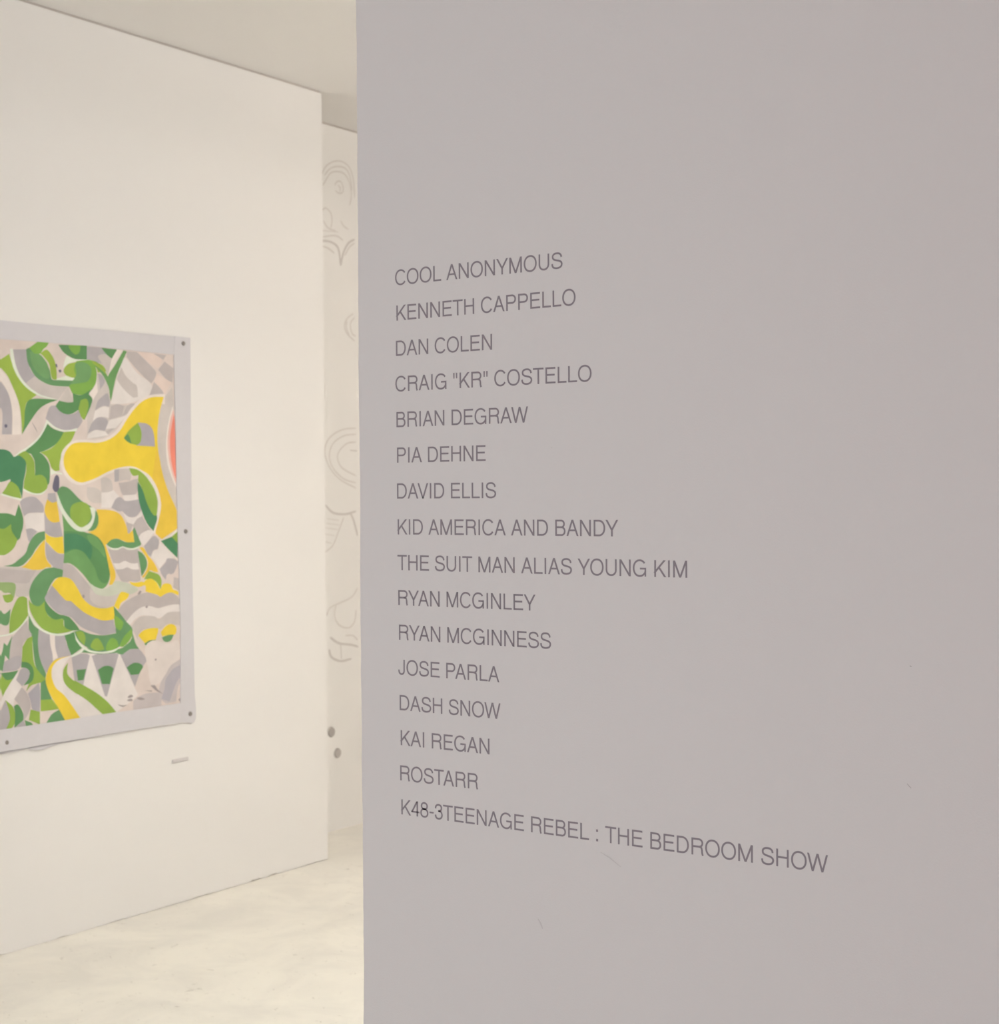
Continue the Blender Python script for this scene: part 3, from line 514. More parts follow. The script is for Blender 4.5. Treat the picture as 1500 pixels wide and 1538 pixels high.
("D2",7,[3176,15651,3225,15718,3288,15800,3369,15852,3442,15860,3524,15851,3617,15824,3719,15776,3811,15713,3912,15630,4018,15537,4126,15446,4231,15369,4338,15308,4449,15257,4558,15209,4661,15162,4753,15109,4858,15034,4953,14956,5030,14876,5082,14797,5105,14717,5103,14637,5081,14560,5045,14489,4993,14419,4924,14350,4840,14294,4743,14264,4627,14265,4494,14289,4354,14329,4219,14378,4112,14423,4003,14475,3896,14534,3795,14598,3705,14666,3628,14738,3560,14813,3500,14893,3444,14979,3391,15074,3339,15185,3291,15312,3247,15441,3208,15559]),
("gw",8,[3207,15576,3243,15497,3287,15396,3338,15284,3394,15173,3455,15073,3522,14982,3596,14893,3675,14809,3755,14732,3834,14664,3931,14592,4030,14531,4127,14484,4220,14454,4338,14442,4450,14459,4548,14498,4615,14544,4677,14605,4725,14675,4749,14751,4738,14839,4700,14940,4655,15036,4621,15110,4707,15108,4813,15102,4885,15056,4902,14977,4897,14868,4878,14751,4847,14646,4806,14552,4751,14461,4686,14380,4611,14318,4524,14278,4424,14254,4319,14246,4217,14251,4120,14269,4023,14301,3927,14348,3831,14412,3753,14477,3673,14556,3595,14643,3521,14733,3451,14822,3386,14915,3323,15016,3265,15115,3213,15205,3172,15276]),
("L2",9,[4231,15308,4351,15298,4464,15264,4557,15213,4625,15141,4672,15051,4699,14956,4704,14881,4697,14800,4678,14721,4649,14650,4585,14566,4502,14492,4416,14440,4333,14409,4247,14400,4154,14420,4073,14462,3983,14525,3899,14596,3834,14664,3779,14747,3749,14831,3740,14918,3745,14989,3760,15065,3791,15136,3840,15195,3919,15239,4021,15274,4131,15298]),
("G2",8,[3412,13167,3497,13151,3604,13135,3722,13105,3842,13048,3941,12973,4048,12875,4156,12766,4257,12661,4346,12570,4433,12483,4504,12409,4569,12341,4637,12270,4703,12189,4764,12105,4835,12028,4930,11967,5032,11932,5153,11907,5283,11889,5412,11879,5531,11875,5671,11883,5808,11906,5931,11932,6029,11952,5678,11488,5588,11479,5475,11467,5349,11458,5223,11458,5094,11469,4957,11486,4822,11512,4701,11549,4599,11595,4509,11652,4423,11719,4336,11800,4261,11879,4185,11972,4109,12069,4039,12164,3977,12247,3917,12338,3871,12421,3825,12494,3763,12553,3675,12596,3571,12624,3470,12644,3392,12661]),
("G3",9,[4636,12212,4688,12160,4751,12091,4830,12021,4930,11967,5032,11936,5153,11911,5283,11892,5412,11880,5531,11875,5671,11883,5808,11906,5931,11932,6029,11952,5993,11876,5953,11776,5903,11670,5839,11576,5755,11512,5640,11482,5499,11472,5348,11479,5201,11498,5074,11525,4963,11563,4858,11615,4764,11676,4687,11742,4631,11811,4601,11910,4606,12022,4624,12129]),
("D2",11,[1919,12135,1921,12219,1940,12303,1969,12384,2005,12461,2045,12532,2093,12599,2149,12663,2214,12727,2290,12796,2376,12866,2468,12930,2564,12978,2671,13005,2788,13017,2898,13022,2985,13027,3409,12925,3377,12662,3292,12663,3185,12662,3086,12642,3008,12593,2938,12525,2872,12445,2823,12378,2776,12304,2732,12226,2693,12147,2659,12062,2629,11971,2604,11886,2584,11819,2516,11782,2430,11736,2340,11712,2245,11716,2148,11741,2065,11795,2014,11862,1969,11950,1936,12045]),
("Y",12,[2893,12405,2937,12454,2993,12518,3056,12582,3121,12629,3209,12662,3304,12675,3406,12671,3492,12662,3585,12644,3678,12614,3764,12570,3840,12506,3911,12426,3979,12336,4049,12243,4104,12164,4157,12077,4211,11989,4269,11904,4336,11828,4413,11760,4497,11696,4587,11638,4680,11586,4776,11544,4902,11504,5037,11477,5171,11461,5299,11454,5422,11459,5543,11477,5653,11498,5740,11513,5766,11162,5753,11112,5733,11049,5672,11005,5583,10992,5467,10990,5339,10997,5218,11013,5105,11038,4993,11073,4882,11115,4771,11159,4658,11207,4545,11259,4435,11314,4330,11372,4231,11434,4135,11500,4047,11565,3969,11622,3886,11691,3820,11750,3754,11794,3682,11811,3610,11813,3539,11830,3469,11874,3399,11933,3326,12000,3266,12056,3202,12119,3139,12182,3081,12238,3009,12303,2943,12361]),
("Y",13,[5739,11502,5773,11562,5816,11640,5864,11722,5912,11795,5968,11883,6028,11961,6107,12006,6227,11994,6366,11948,6478,11909,6456,11861,6427,11799,6374,11739,6305,11700,6217,11665,6129,11626,6063,11581,6017,11499,5997,11407,5983,11335]),
("sk",9,[4250,11976,4289,11999,4338,12000,4371,11959,4381,11911,4342,11882,4293,11877,4260,11923]),
("G",13,[2657,12094,2907,12404,2953,12360,3013,12303,3081,12238,3138,12182,3201,12119,3266,12056,3326,12000,3399,11933,3469,11874,3539,11830,3610,11813,3682,11811,3754,11794,3820,11750,3886,11691,3969,11622,4047,11565,4135,11500,4231,11434,4330,11372,4435,11314,4545,11259,4658,11207,4771,11159,4881,11114,4991,11073,5103,11038,5218,11013,5344,11003,5479,11005,5604,11011,5703,11014,5834,10538,5735,10528,5611,10513,5473,10498,5336,10489,5211,10493,5074,10516,4944,10554,4817,10600,4690,10648,4586,10685,4480,10725,4376,10767,4275,10814,4178,10869,4084,10936,3992,11016,3905,11098,3822,11172,3747,11228,3643,11276,3556,11293,3460,11315,3376,11342,3287,11370,3196,11404,3106,11451,3015,11517,2921,11598,2832,11681,2758,11753,2679,11831,2619,11899,2586,11958,2593,12012,2628,12058]),
("L2",14,[1896,11971,1940,11918,1997,11851,2065,11795,2148,11751,2244,11716,2340,11712,2414,11743,2492,11797,2563,11856,2620,11901,2611,11839,2597,11761,2590,11677,2602,11595,2632,11514,2675,11430,2737,11352,2822,11291,2921,11257,3047,11234,3181,11219,3305,11207,3402,11195,3403,11134,3401,11056,3412,10975,3455,10910,3550,10863,3682,10826,3818,10797,3922,10773,3828,10758,3709,10738,3579,10719,3453,10707,3330,10700,3205,10697,3080,10703,2956,10722,2855,10748,2753,10782,2652,10824,2556,10872,2468,10926,2388,10987,2314,11058,2246,11133,2183,11210,2127,11283,2066,11369,2015,11455,1973,11541,1940,11626,1918,11718,1907,11814,1901,11902]),
("D",15,[2585,11931,2631,11871,2689,11794,2755,11712,2827,11637,2908,11568,2999,11500,3091,11439,3176,11390,3279,11353,3373,11334,3460,11315,3543,11290,3617,11264,3675,11245,3734,11188,3812,11116,3892,11039,3960,10970,4033,10885,4093,10807,4140,10746,4057,10749,3950,10753,3839,10760,3741,10776,3629,10807,3530,10850,3455,10910,3430,10977,3426,11061,3420,11141,3387,11196,3317,11213,3223,11205,3122,11194,3032,11198,2929,11235,2834,11289,2753,11351,2688,11419,2638,11495,2602,11584,2588,11668,2585,11765,2586,11858]),
("G",15,[2299,10925,2373,10892,2464,10851,2575,10807,2712,10768,2856,10739,3031,10711,3214,10685,3383,10662,3515,10643,3509,10589,3498,10522,3495,10444,3511,10354,3546,10267,3597,10164,3655,10058,3709,9961,3750,9885,3643,9875,3504,9864,3354,9851,3213,9835,3100,9814,3001,9782,2929,9744,2871,9699,2817,9648,2769,9577,2731,9490,2695,9415,2655,9378,2589,9408,2520,9491,2460,9587,2424,9655,2395,9731,2369,9815,2346,9913,2327,10003,2309,10104,2293,10211,2281,10318,2273,10423,2273,10529,2278,10641,2286,10750,2294,10847]),
("wo",16,[2792,10746,3023,10712,3021,10636,3018,10540,3016,10434,3017,10329,3025,10234,3048,10127,3081,10024,3115,9931,3141,9858,2919,9766,2917,9823,2914,9898,2902,9990,2882,10077,2854,10176,2827,10280,2807,10380,2797,10479,2794,10580,2793,10673]),
("D",16,[3434,10649,3843,10747,3883,10661,3932,10551,3988,10438,4044,10344,4129,10253,4219,10183,4291,10129,3750,9885,3716,9947,3672,10027,3628,10112,3591,10188,3559,10270,3535,10344,3512,10419,3484,10501,3456,10584]),
("D2",16,[1897,11455,1934,11379,1981,11281,2033,11180,2086,11097,2165,11021,2247,10966,2311,10924,2304,10846,2293,10749,2282,10641,2274,10529,2273,10423,2279,10320,2289,10215,2303,10111,2322,10009,2346,9913,2378,9817,2419,9721,2463,9631,2504,9550,2537,9484,2574,9414,2597,9377,2615,9350,2572,9133,2515,9189,2440,9260,2364,9337,2300,9412,2251,9482,2211,9551,2177,9625,2147,9710,2127,9789,2111,9876,2098,9969,2086,10063,2074,10156,2064,10252,2056,10352,2048,10451,2037,10546,2022,10631,1991,10719,1952,10792,1915,10865,1890,10955,1883,11049,1883,11159,1888,11272,1893,11375]),
("D2",17,[2375,9153,2573,9196,2585,9134,2599,9056,2619,8967,2648,8872,2685,8785,2731,8686,2780,8585,2826,8493,2862,8421,2366,8444]),
("gw",17,[1809,12149,1817,12068,1827,11967,1839,11855,1856,11743,1880,11644,1911,11557,1948,11476,1991,11399,2038,11325,2088,11254,2157,11169,2232,11089,2312,11015,2398,10949,2490,10893,2589,10845,2691,10803,2792,10768,2891,10738,2991,10713,3091,10695,3192,10683,3296,10680,3404,10683,3507,10691,3597,10701,3698,10720,3780,10744,3844,10763,3843,10708,3779,10686,3697,10658,3596,10637,3507,10626,3406,10618,3298,10615,3191,10620,3082,10632,2970,10651,2859,10676,2751,10707,2649,10744,2549,10786,2452,10836,2358,10895,2283,10951,2208,11014,2136,11082,2069,11154,2010,11228,1960,11311,1917,11404,1880,11497,1848,11581,1821,11648]),
("L2",18,[1612,10352,1651,10409,1699,10484,1753,10559,1808,10617,1890,10658,1975,10678,2042,10693,2040,10622,2035,10533,2033,10430,2038,10316,2044,10211,2053,10091,2065,9966,2083,9847,2108,9745,2154,9642,2211,9557,2275,9481,2339,9409,2409,9336,2485,9268,2556,9209,2612,9161,2374,9058,2291,9051,2185,9042,2075,9028,1982,9004,1908,8962,1844,8907,1790,8851,1747,8809,1783,8902,1832,9021,1883,9152,1925,9278,1948,9384,1945,9487,1921,9574,1882,9647,1835,9707,1750,9765,1648,9800,1567,9826]),
("D",19,[1560,9857,1641,9846,1743,9830,1837,9801,1912,9755,1978,9695,2029,9627,2063,9547,2082,9458,2084,9370,2071,9284,2041,9199,1983,9129,1908,9091,1808,9063,1709,9042,1634,9024,1676,9067,1730,9122,1785,9181,1830,9238,1874,9311,1905,9382,1910,9450,1878,9515,1821,9575,1757,9621,1685,9644,1607,9651,1546,9656]),
("G",20,[1408,9374,1437,9443,1466,9521,1506,9582,1564,9620,1632,9641,1699,9642,1771,9617,1843,9571,1891,9514,1906,9446,1898,9368,1877,9296,1845,9237,1801,9185,1751,9137,1692,9092,1627,9052,1576,9020,1537,9063,1481,9117,1425,9161,1361,9207,1311,9243,1338,9277,1373,9321]),
("G2",20,[1158,10699,1200,10735,1251,10780,1314,10834,1389,10898,1466,10964,1560,11042,1657,11124,1747,11199,1817,11257,1830,11194,1846,11114,1866,11029,1890,10955,1934,10871,1984,10798,2023,10741,1951,10700,1857,10648,1763,10590,1691,10532,1638,10464,1611,10392,1592,10291,1582,10202,1576,10094,1572,9980,1569,9876,1567,9795,1527,9731,1473,9652,1372,9595,1270,9581,1138,9579,997,9583,866,9588,767,9590,798,9662,838,9756,881,9848,921,9915,995,9960,1054,9965,1057,10034,1060,10122,1064,10218,1070,10313,1078,10396,1096,10486,1118,10569,1141,10641]),
("G",21,[846,9922,919,9947,1014,9981,1117,10016,1218,10047,1302,10067,1412,10071,1501,10056,1570,10044,1558,9764,1522,9710,1471,9643,1372,9595,1271,9583,1139,9581,997,9584,867,9589,767,9590]),
("D2",22,[698,10120,721,10167,749,10227,776,10298,793,10364,809,10440,824,10513,835,10570,966,10452,1197,10789,1181,10728,1159,10653,1136,10569,1115,10481,1097,10394,1084,10304,1074,10205,1066,10108,1060,10019,1054,9950,886,10134,767,9590,693,9659]),
("D",3,[691,9552,758,9551,842,9549,935,9549,1030,9550,1132,9554,1243,9561,1347,9568,1429,9574,1293,9385,1266,9354,1231,9315,1178,9288,1099,9274,1004,9273,913,9299,851,9349,790,9421,735,9495]),
("L2",4,[688,9321,728,9502,776,9437,839,9357,913,9299,1008,9284,1113,9293,1197,9301,792,8664,685,9045]),
("lc",21,[1429,9558,1330,9257,1575,8983,1245,8583,1204,8370,867,8625,676,8369,679,8584,710,8638,745,8705,789,8781,842,8866,909,8960,1000,9071,1113,9202,1233,9337,1343,9461]),
("L2",18,[1065,10861,1068,10934,1070,11027,1073,11130,1079,11232,1090,11323,1110,11421,1136,11511,1169,11598,1209,11686,1248,11763,1294,11845,1343,11924,1393,11993,1442,12045,1525,12085,1608,12091,1673,12094,1826,12023,1869,11426,1819,11372,1756,11303,1687,11230,1622,11162,1565,11097,1511,11033,1454,10975,1389,10929,1309,10900,1219,10882,1132,10871]),
("D2",3,[718,11687,756,11634,805,11570,867,11539,929,11558,1004,11603,1076,11653,1133,11691,1122,11608,1109,11499,1094,11383,1075,11277,1051,11202,994,11147,926,11140,862,11148,805,11166,753,11199,713,11226]),
("L2",3,[800,12174,1291,12208,1275,12133,1252,12038,1212,11965,1143,11928,1057,11912,984,11911,916,11943,872,11985]),
("gwash",12,[730,12623,816,12617,929,12611,1050,12603,1162,12592,1245,12576,1321,12544,1352,12501,1360,12432,1352,12348,1328,12242,1299,12137,1278,12056,1233,12112,1176,12182,1111,12234,1036,12247,953,12241,879,12247,819,12280,767,12325,727,12360]),
("gw",19,[707,10827,781,10832,875,10838,975,10847,1065,10861,1167,10886,1260,10920,1352,10963,1421,11005,1490,11053,1558,11106,1622,11162,1687,11224,1752,11294,1811,11359,1857,11411,1856,11301,1801,11254,1731,11194,1655,11130,1583,11071,1515,11016,1447,10962,1380,10913,1312,10873,1226,10838,1140,10816,1046,10801,960,10792,866,10786,776,10783,707,10780]),
("G",3,[675,8277,867,8594,899,8537,941,8464,983,8383,1014,8299,1035,8209,1049,8111,1055,8014,1047,7924,1019,7841,974,7761,927,7690,892,7634,666,7601]),
("L2",22,[867,8625,931,8576,1015,8515,1099,8447,1166,8375,1213,8298,1247,8216,1271,8132,1284,8051,1287,7970,1279,7888,1261,7812,1234,7746,1176,7677,1102,7624,1043,7584,873,7605,913,7669,965,7749,1015,7837,1047,7924,1056,8008,1050,8094,1035,8181,1013,8268,982,8362,941,8461,899,8553]),
("D",23,[1223,8368,1271,8392,1332,8419,1396,8411,1445,8366,1499,8296,1548,8216,1584,8140,1611,8069,1631,7996,1633,7924,1607,7856,1553,7804,1473,7751,1382,7701,1297,7658,1233,7622,1241,7691,1253,7778,1264,7873,1273,7968,1276,8052,1269,8144,1254,8231,1236,8307]),
("G2",24,[1245,8614,1556,8985,1604,8940,1665,8884,1729,8818,1784,8742,1834,8654,1881,8552,1918,8448,1935,8350,1925,8260,1896,8172,1856,8091,1814,8019,1749,7939,1676,7874,1618,7824,1619,7896,1621,7989,1618,8086,1604,8169,1559,8252,1497,8321,1434,8391,1367,8471,1299,8551]),
("G",25,[1271,7649,1619,7855,1732,7623]),
("D2",26,[1665,7850,1966,7719,2023,7634,1731,7607]),
("gd",19,[1823,8738,2295,9066,2308,9003,2325,8925,2341,8829,2350,8714,2349,8594,2344,8450,2336,8299,2328,8161,2322,8054,2225,8081,2104,8116,2010,8169,1969,8248,1955,8345,1936,8444,1908,8521,1877,8603,1847,8679]),
("L2",20,[1932,8178,2330,8053,2324,7612,1850,7827]),
("L",18,[2366,8459,2862,8430,3178,8051,3082,8051,2958,8051,2824,8052,2698,8053,2598,8054,2488,8057,2416,8062,2361,8065]),
("D2",3,[2593,7611,2639,7672,2697,7752,2764,7833,2835,7899,2919,7946,3015,7982,3107,8011,3178,8035,3456,7602]),
("lc",17,[3750,9885,3678,9825,3584,9749,3491,9668,3420,9593,3370,9509,3346,9429,3336,9345,3333,9275,3337,9201,3350,9126,3373,9053,3406,8984,3447,8917,3502,8849,3573,8776,3647,8711,3735,8641,3832,8570,3929,8501,4020,8439,4111,8385,4190,8348,4287,8296,4433,8199,4613,8066,4840,7892,5083,7702,5309,7526,5485,7389,4154,7550,4094,7634,4018,7740,3934,7858,3848,7974,3769,8079,3695,8173,3622,8263,3550,8349,3478,8430,3407,8505,3312,8588,3214,8660,3122,8728,3047,8799,2991,8876,2949,8956,2916,9033,2890,9101,2866,9172,2855,9231,2853,9296,2852,9376,2861,9462,2896,9546,2943,9607,3005,9669,3083,9726,3180,9775,3282,9806,3406,9831,3536,9852,3657,9869]),
("Y",19,[3750,9885,3657,9869,3536,9852,3406,9831,3282,9806,3180,9775,3083,9726,3005,9669,2943,9607,2896,9546,2861,9462,2852,9376,2853,9296,2855,9231,2866,9172,2890,9101,2916,9033,2949,8956,2991,8876,3047,8799,3122,8728,3214,8660,3312,8588,3407,8505,3478,8430,3550,8348,3622,8262,3695,8172,3769,8079,3848,7978,3934,7867,4018,7756,4094,7655,4154,7576,3444,7597,3400,7668,3345,7757,3284,7856,3220,7957,3158,8053,3095,8145,3028,8237,2962,8329,2899,8418,2843,8502,2783,8603,2729,8699,2684,8789,2648,8872,2615,8967,2597,9050,2592,9131,2601,9213,2622,9295,2655,9378,2686,9447,2722,9518,2766,9588,2817,9648,2871,9699,2929,9744,3001,9782,3100,9814,3213,9835,3354,9851,3504,9864,3643,9875]),
("G",4,[3750,9811,3822,9844,3916,9885,4020,9913,4108,9918,4207,9914,4303,9905,4385,9893,4469,9867,4534,9833,4583,9807,4146,8391,3930,8556]),
("D",5,[3970,9349,4406,9340,4284,8962,4027,8962]),
("L2",18,[3584,9642,3538,9597,3477,9541,3418,9476,3377,9405,3357,9323,3350,9231,3355,9138,3373,9053,3403,8979,3446,8912,3502,8845,3573,8776,3648,8714,3741,8647,3839,8581,3930,8521,4000,8473,4005,8861,3930,8914,3833,8983,3735,9056,3659,9121,3596,9189,3558,9251,3539,9325,3539,9402,3553,9491,3571,9576]),
("L2",19,[3869,8990,3959,8942,4074,8882,4201,8815,4330,8746,4446,8682,4551,8624,4651,8569,4748,8513,4843,8455,4938,8394,5033,8330,5127,8262,5220,8193,5310,8121,5398,8047,5485,7965,5573,7876,5657,7787,5731,7707,5791,7643,5160,7627,5082,7691,4983,7772,4878,7858,4779,7938,4700,8006,4628,8068,4548,8134,4440,8212,4320,8293,4173,8386,4020,8481,3880,8568,3771,8636]),
("G",4,[4669,9781,4742,9796,4836,9817,4938,9837,5034,9853,5151,9864,5266,9870,5382,9867,5504,9854,5626,9831,5732,9807,5817,9781,5884,9752,5936,9730,5361,8245,5265,8285]),
("D",5,[4949,9253,5025,9287,5123,9331,5220,9361,5313,9370,5406,9366,5492,9350,5570,9319,5640,9276,5694,9242,5503,8692,5135,8730]),
("G",4,[6007,9724,6085,9749,6184,9783,6294,9816,6406,9840,6525,9860,6653,9876,6778,9880,6890,9860,6986,9804,7073,9721,7149,9632,7212,9558,7270,9489,7306,9435,7333,9394,7282,9346,7216,9285,7147,9216,7084,9142,7028,9062,6975,8974,6924,8884,6876,8796,6829,8706,6783,8614,6743,8529,6710,8463]),
("D",5,[6319,9213,6409,9259,6525,9314,6641,9350,6754,9352,6868,9334,6964,9306,7036,9263,7091,9210,7133,9168,6918,8914,6515,8922]),
("D2",5,[5850,9767,5913,9810,5993,9865,6081,9924,6169,9981,6263,10032,6364,10082,6459,10134,6531,10193,6573,10266,6594,10349,6605,10428,6615,10490,6646,10397,6685,10276,6728,10153,6771,10053,6830,9962,6891,9898,6938,9850,6845,9857,6726,9867,6600,9872,6487,9864,6384,9834,6285,9789,6196,9743,6126,9707]),
("D2",6,[4166,9957,4190,10003,4232,10058,4388,10081,4581,10063,4844,10025,5137,9979,5422,9939,5658,9917,5843,9919,6002,9936,6138,9962,6254,9987,6352,10005,6001,9788,5052,9812]),
("D2",16,[3885,10719,4176,10755,4260,10718,4367,10670,4487,10620,4615,10579,4724,10552,4841,10528,4964,10507,5088,10491,5211,10481,5338,10480,5473,10487,5605,10497,5724,10509,5819,10516,5724,11497,5814,11412,5931,11304,6058,11184,6182,11066,6287,10963,6377,10874,6464,10793,6539,10716,6595,10644,6625,10573,6619,10489,6575,10409,6508,10335,6433,10264,6350,10195,6250,10130,6145,10071,6043,10019,5952,9975,5864,9938,5770,9908,5658,9888,5548,9878,5424,9873,5294,9874,5167,9881,5053,9893,4931,9916,4820,9948,4715,9988,4608,10034,4493,10090,4375,10156,4264,10223,4170,10288,4077,10366,4008,10442,3955,10515,3919,10590,3899,10663]),
("M",17,[5784,10762,5770,10853,5749,10974,5737,11087,5749,11154,5822,11148,5929,11083,6023,11015,6096,10967,6156,10916,6180,10854,6164,10786,6124,10704,6071,10632,6018,10595,5939,10623,5852,10699]),
("L2",17,[4617,10168,4653,10232,4710,10306,4772,10363,4834,10391,4901,10401,4964,10392,5017,10361,5066,10311,5116,10246,5156,10181,5198,10103,5236,10026,5267,9966,5166,9957,5038,9946,4920,9951,4817,9984,4722,10032,4654,10077,4609,10118]),
("M",17,[5325,9991,5340,10062,5377,10147,5425,10221,5482,10282,5550,10332,5622,10355,5703,10341,5788,10300,5856,10247,5897,10177,5922,10095,5940,10030,5872,9989,5785,9938,5694,9900,5599,9885,5500,9884,5421,9894,5350,9928]),
("M",17,[5971,10027,6017,10098,6074,10189,6141,10285,6214,10369,6302,10441,6403,10508,6501,10567,6576,10614,6589,10545,6602,10457,6593,10370,6551,10290,6486,10212,6410,10142,6319,10077,6217,10019,6129,9984,6036,9995]),
("L2",17,[3943,10704,4034,10709,4150,10713,4249,10692,4316,10630,4366,10542,4392,10453,4385,10363,4355,10272,4330,10200,4262,10259,4176,10335,4099,10419,4052,10490,4009,10570,3972,10645]),
("gw",18,[3870,10732,3896,10676,3927,10605,3966,10528,4012,10454,4067,10383,4129,10310,4200,10240,4279,10176,4367,10117,4464,10061,4569,10011,4681,9970,4803,9939,4934,9916,5069,9900,5203,9891,5340,9891,5481,9898,5616,9911,5735,9928,5867,9963,5975,10006,6059,10041,5998,9999,5923,9945,5835,9891,5734,9852,5617,9830,5485,9819,5345,9817,5203,9822,5084,9832,4959,9847,4834,9867,4714,9891,4607,9919,4489,9962,4384,10011,4290,10066,4205,10125,4127,10194,4059,10271,4000,10345,3953,10402]),
("gw",20,[4315,10144,4258,10100,4184,10043,4094,9992,4006,9959,3904,9929,3806,9902,3730,9881,3729,9813,3812,9832,3920,9855,4032,9883,4129,9915,4232,9970,4320,10032,4388,10081]),
("LG",2,[8351,19239,8723,19607,8823,18747,8770,18692,8703,18628,8633,18539,8575,18413,8538,18272,8503,18100,8474,17911,8452,17721,8439,17547,8437,17389,8442,17238,8455,17090,8476,16943,8503,16794,8543,16633,8594,16461,8651,16295,8705,16149,8752,16039,8812,15952,8861,15938,8899,15931,8958,14737,8875,14894,8770,15094,8655,15312,8545,15527,8453,15715,8381,15873,8319,16015,8264,16148,8216,16279,8170,16414,8126,16553,8087,16692,8052,16831,8022,16970,7997,17109,7977,17246,7960,17381,7949,17517,7945,17657,7948,17803,7958,17960,7975,18126,7999,18295,8030,18458,8067,18610,8116,18754,8178,18895,8243,19027,8304,19144]),
("wo",3,[8751,18906,8714,18815,8666,18703,8615,18576,8565,18441,8522,18304,8487,18162,8453,18011,8425,17856,8402,17699,8388,17546,8382,17393,8382,17239,8390,17086,8406,16936,8430,16793,8467,16653,8515,16514,8571,16381,8627,16258,8679,16147,8742,16028,8806,15925,8865,15838,8911,15769,8956,17559]),
("Pe",4,[8786,18772,8756,18704,8717,18623,8674,18529,8632,18423,8596,18306,8562,18171,8529,18018,8498,17857,8475,17697,8461,17548,8460,17410,8469,17276,8485,17147,8505,17022,8527,16902,8551,16786,8579,16674,8611,16566,8646,16463,8682,16364,8724,16266,8771,16169,8820,16077,8864,15997,8899,15931,8919,17558]),
("O",5,[8814,18611,8790,18531,8759,18431,8726,18319,8694,18203,8667,18092,8645,17987,8624,17882,8606,17776,8593,17666,8586,17550,8586,17426,8590,17294,8599,17159,8613,17028,8630,16903,8652,16784,8679,16667,8709,16555,8741,16453,8771,16364,8822,16247,8874,16160,8915,16094,8919,17558]),
("G2",16,[6479,20807,6965,20815,7034,20767,7123,20706,7220,20639,7313,20575,7403,20515,7495,20454,7584,20393,7664,20334,7742,20278,7817,20224,7877,20169,7912,20110,7902,20018,7853,19921,7801,19838,7751,19778,7698,19733,7656,19698,7577,19745,7475,19805,7374,19868,7306,19913,7239,19959,7170,20008,7095,20062,7012,20124,6923,20192,6834,20261,6750,20330,6668,20401,6588,20476,6516,20544,6459,20598]),
("G3",3,[6197,20218,6234,20156,6280,20077,6335,19994,6399,19918,6478,19851,6570,19786,6662,19727,6741,19676,6827,19637,6897,19612,6949,19556,6973,19471,6985,19360,6991,19250,6996,19165,6769,19116,6707,19151,6628,19194,6542,19244,6460,19297,6380,19354,6299,19416,6222,19480,6154,19541,6079,19623,6017,19702,5970,19764]),
("G2",2,[8021,20223,8350,20549,8804,20323,8742,19782,8669,19807,8575,19837,8475,19875,8379,19923,8283,19992,8183,20076,8092,20159]),
("G2",3,[7800,19759,7867,19714,7953,19655,8043,19593,8120,19536,8200,19465,8266,19398,8317,19346,7579,19258]),
("G2",2,[7777,20818,8444,20796,8278,20612]),
("pk",3,[7035,20820,7777,20818,7877,20778,8011,20729,8134,20672,8206,20607,8200,20527,8144,20434,8073,20345,8021,20276,7930,20309,7814,20349,7687,20398,7559,20459,7452,20524,7336,20603,7221,20686,7117,20761]),
("pk",4,[7947,20085,8668,19778,8334,19307,8284,19366,8220,19442,8151,19521,8085,19588,7988,19648,7892,19696,7836,19761,7840,19836,7874,19928,7916,20017]),
("G",4,[5082,19920,5141,19907,5215,19890,5281,19854,5343,19794,5398,19717,5412,19631,5374,19558,5306,19476,5231,19398,5175,19337,5169,19399,5163,19478,5155,19563,5145,19642,5125,19744,5101,19843]),
("G",4,[4933,18587,4958,18658,4989,18750,5027,18844,5070,18924,5141,19001,5223,19061,5305,19113,5388,19171,5472,19221,5541,19227,5578,19181,5605,19100,5627,19014,5645,18949,5602,18741,5519,18752,5413,18763,5300,18755,5207,18722,5105,18674,5008,18624]),
("lc",4,[4933,18561,5008,18599,5104,18649,5207,18697,5300,18729,5413,18738,5519,18726,5601,18715,5563,18328,5471,18347,5354,18369,5229,18368,5127,18338,5015,18290,4911,18239,4829,18201]),
("G",5,[4594,17762,4625,17831,4663,17921,4708,18014,4762,18097,4826,18170,4898,18240,4977,18298,5062,18336,5163,18351,5276,18346,5382,18327,5462,18299,5518,18245,5537,18172,5533,18096,5497,18014,5438,17928,5389,17861,5301,17869,5188,17882,5067,17890,4957,17887,4856,17864,4755,17828,4665,17790]),
("lc",4,[4594,17711,4665,17748,4755,17798,4856,17845,4957,17874,5067,17878,5187,17865,5300,17848,5389,17835,5555,17711,4559,17558]),
("G2",4,[5686,18758,5765,18792,5867,18835,5975,18860,6094,18849,6218,18820,6316,18796,6209,18429,5596,18278]),
("G2",4,[6454,18802,6512,18834,6586,18874,6662,18902,6742,18908,6824,18903,6888,18898,6830,18836,6757,18755,6675,18671,6589,18599,6493,18539,6387,18486,6286,18440,6208,18403]),
("lc",6,[5595,18252,5701,18276,5837,18306,5985,18339,6127,18372,6242,18404,6380,18456,6479,18506,6554,18545,5896,17978,5424,17939]),
("G2",4,[5423,17861,5512,17889,5632,17928,5740,17958,5794,17962,5767,17925,5686,17859,5591,17789,5522,17736]),
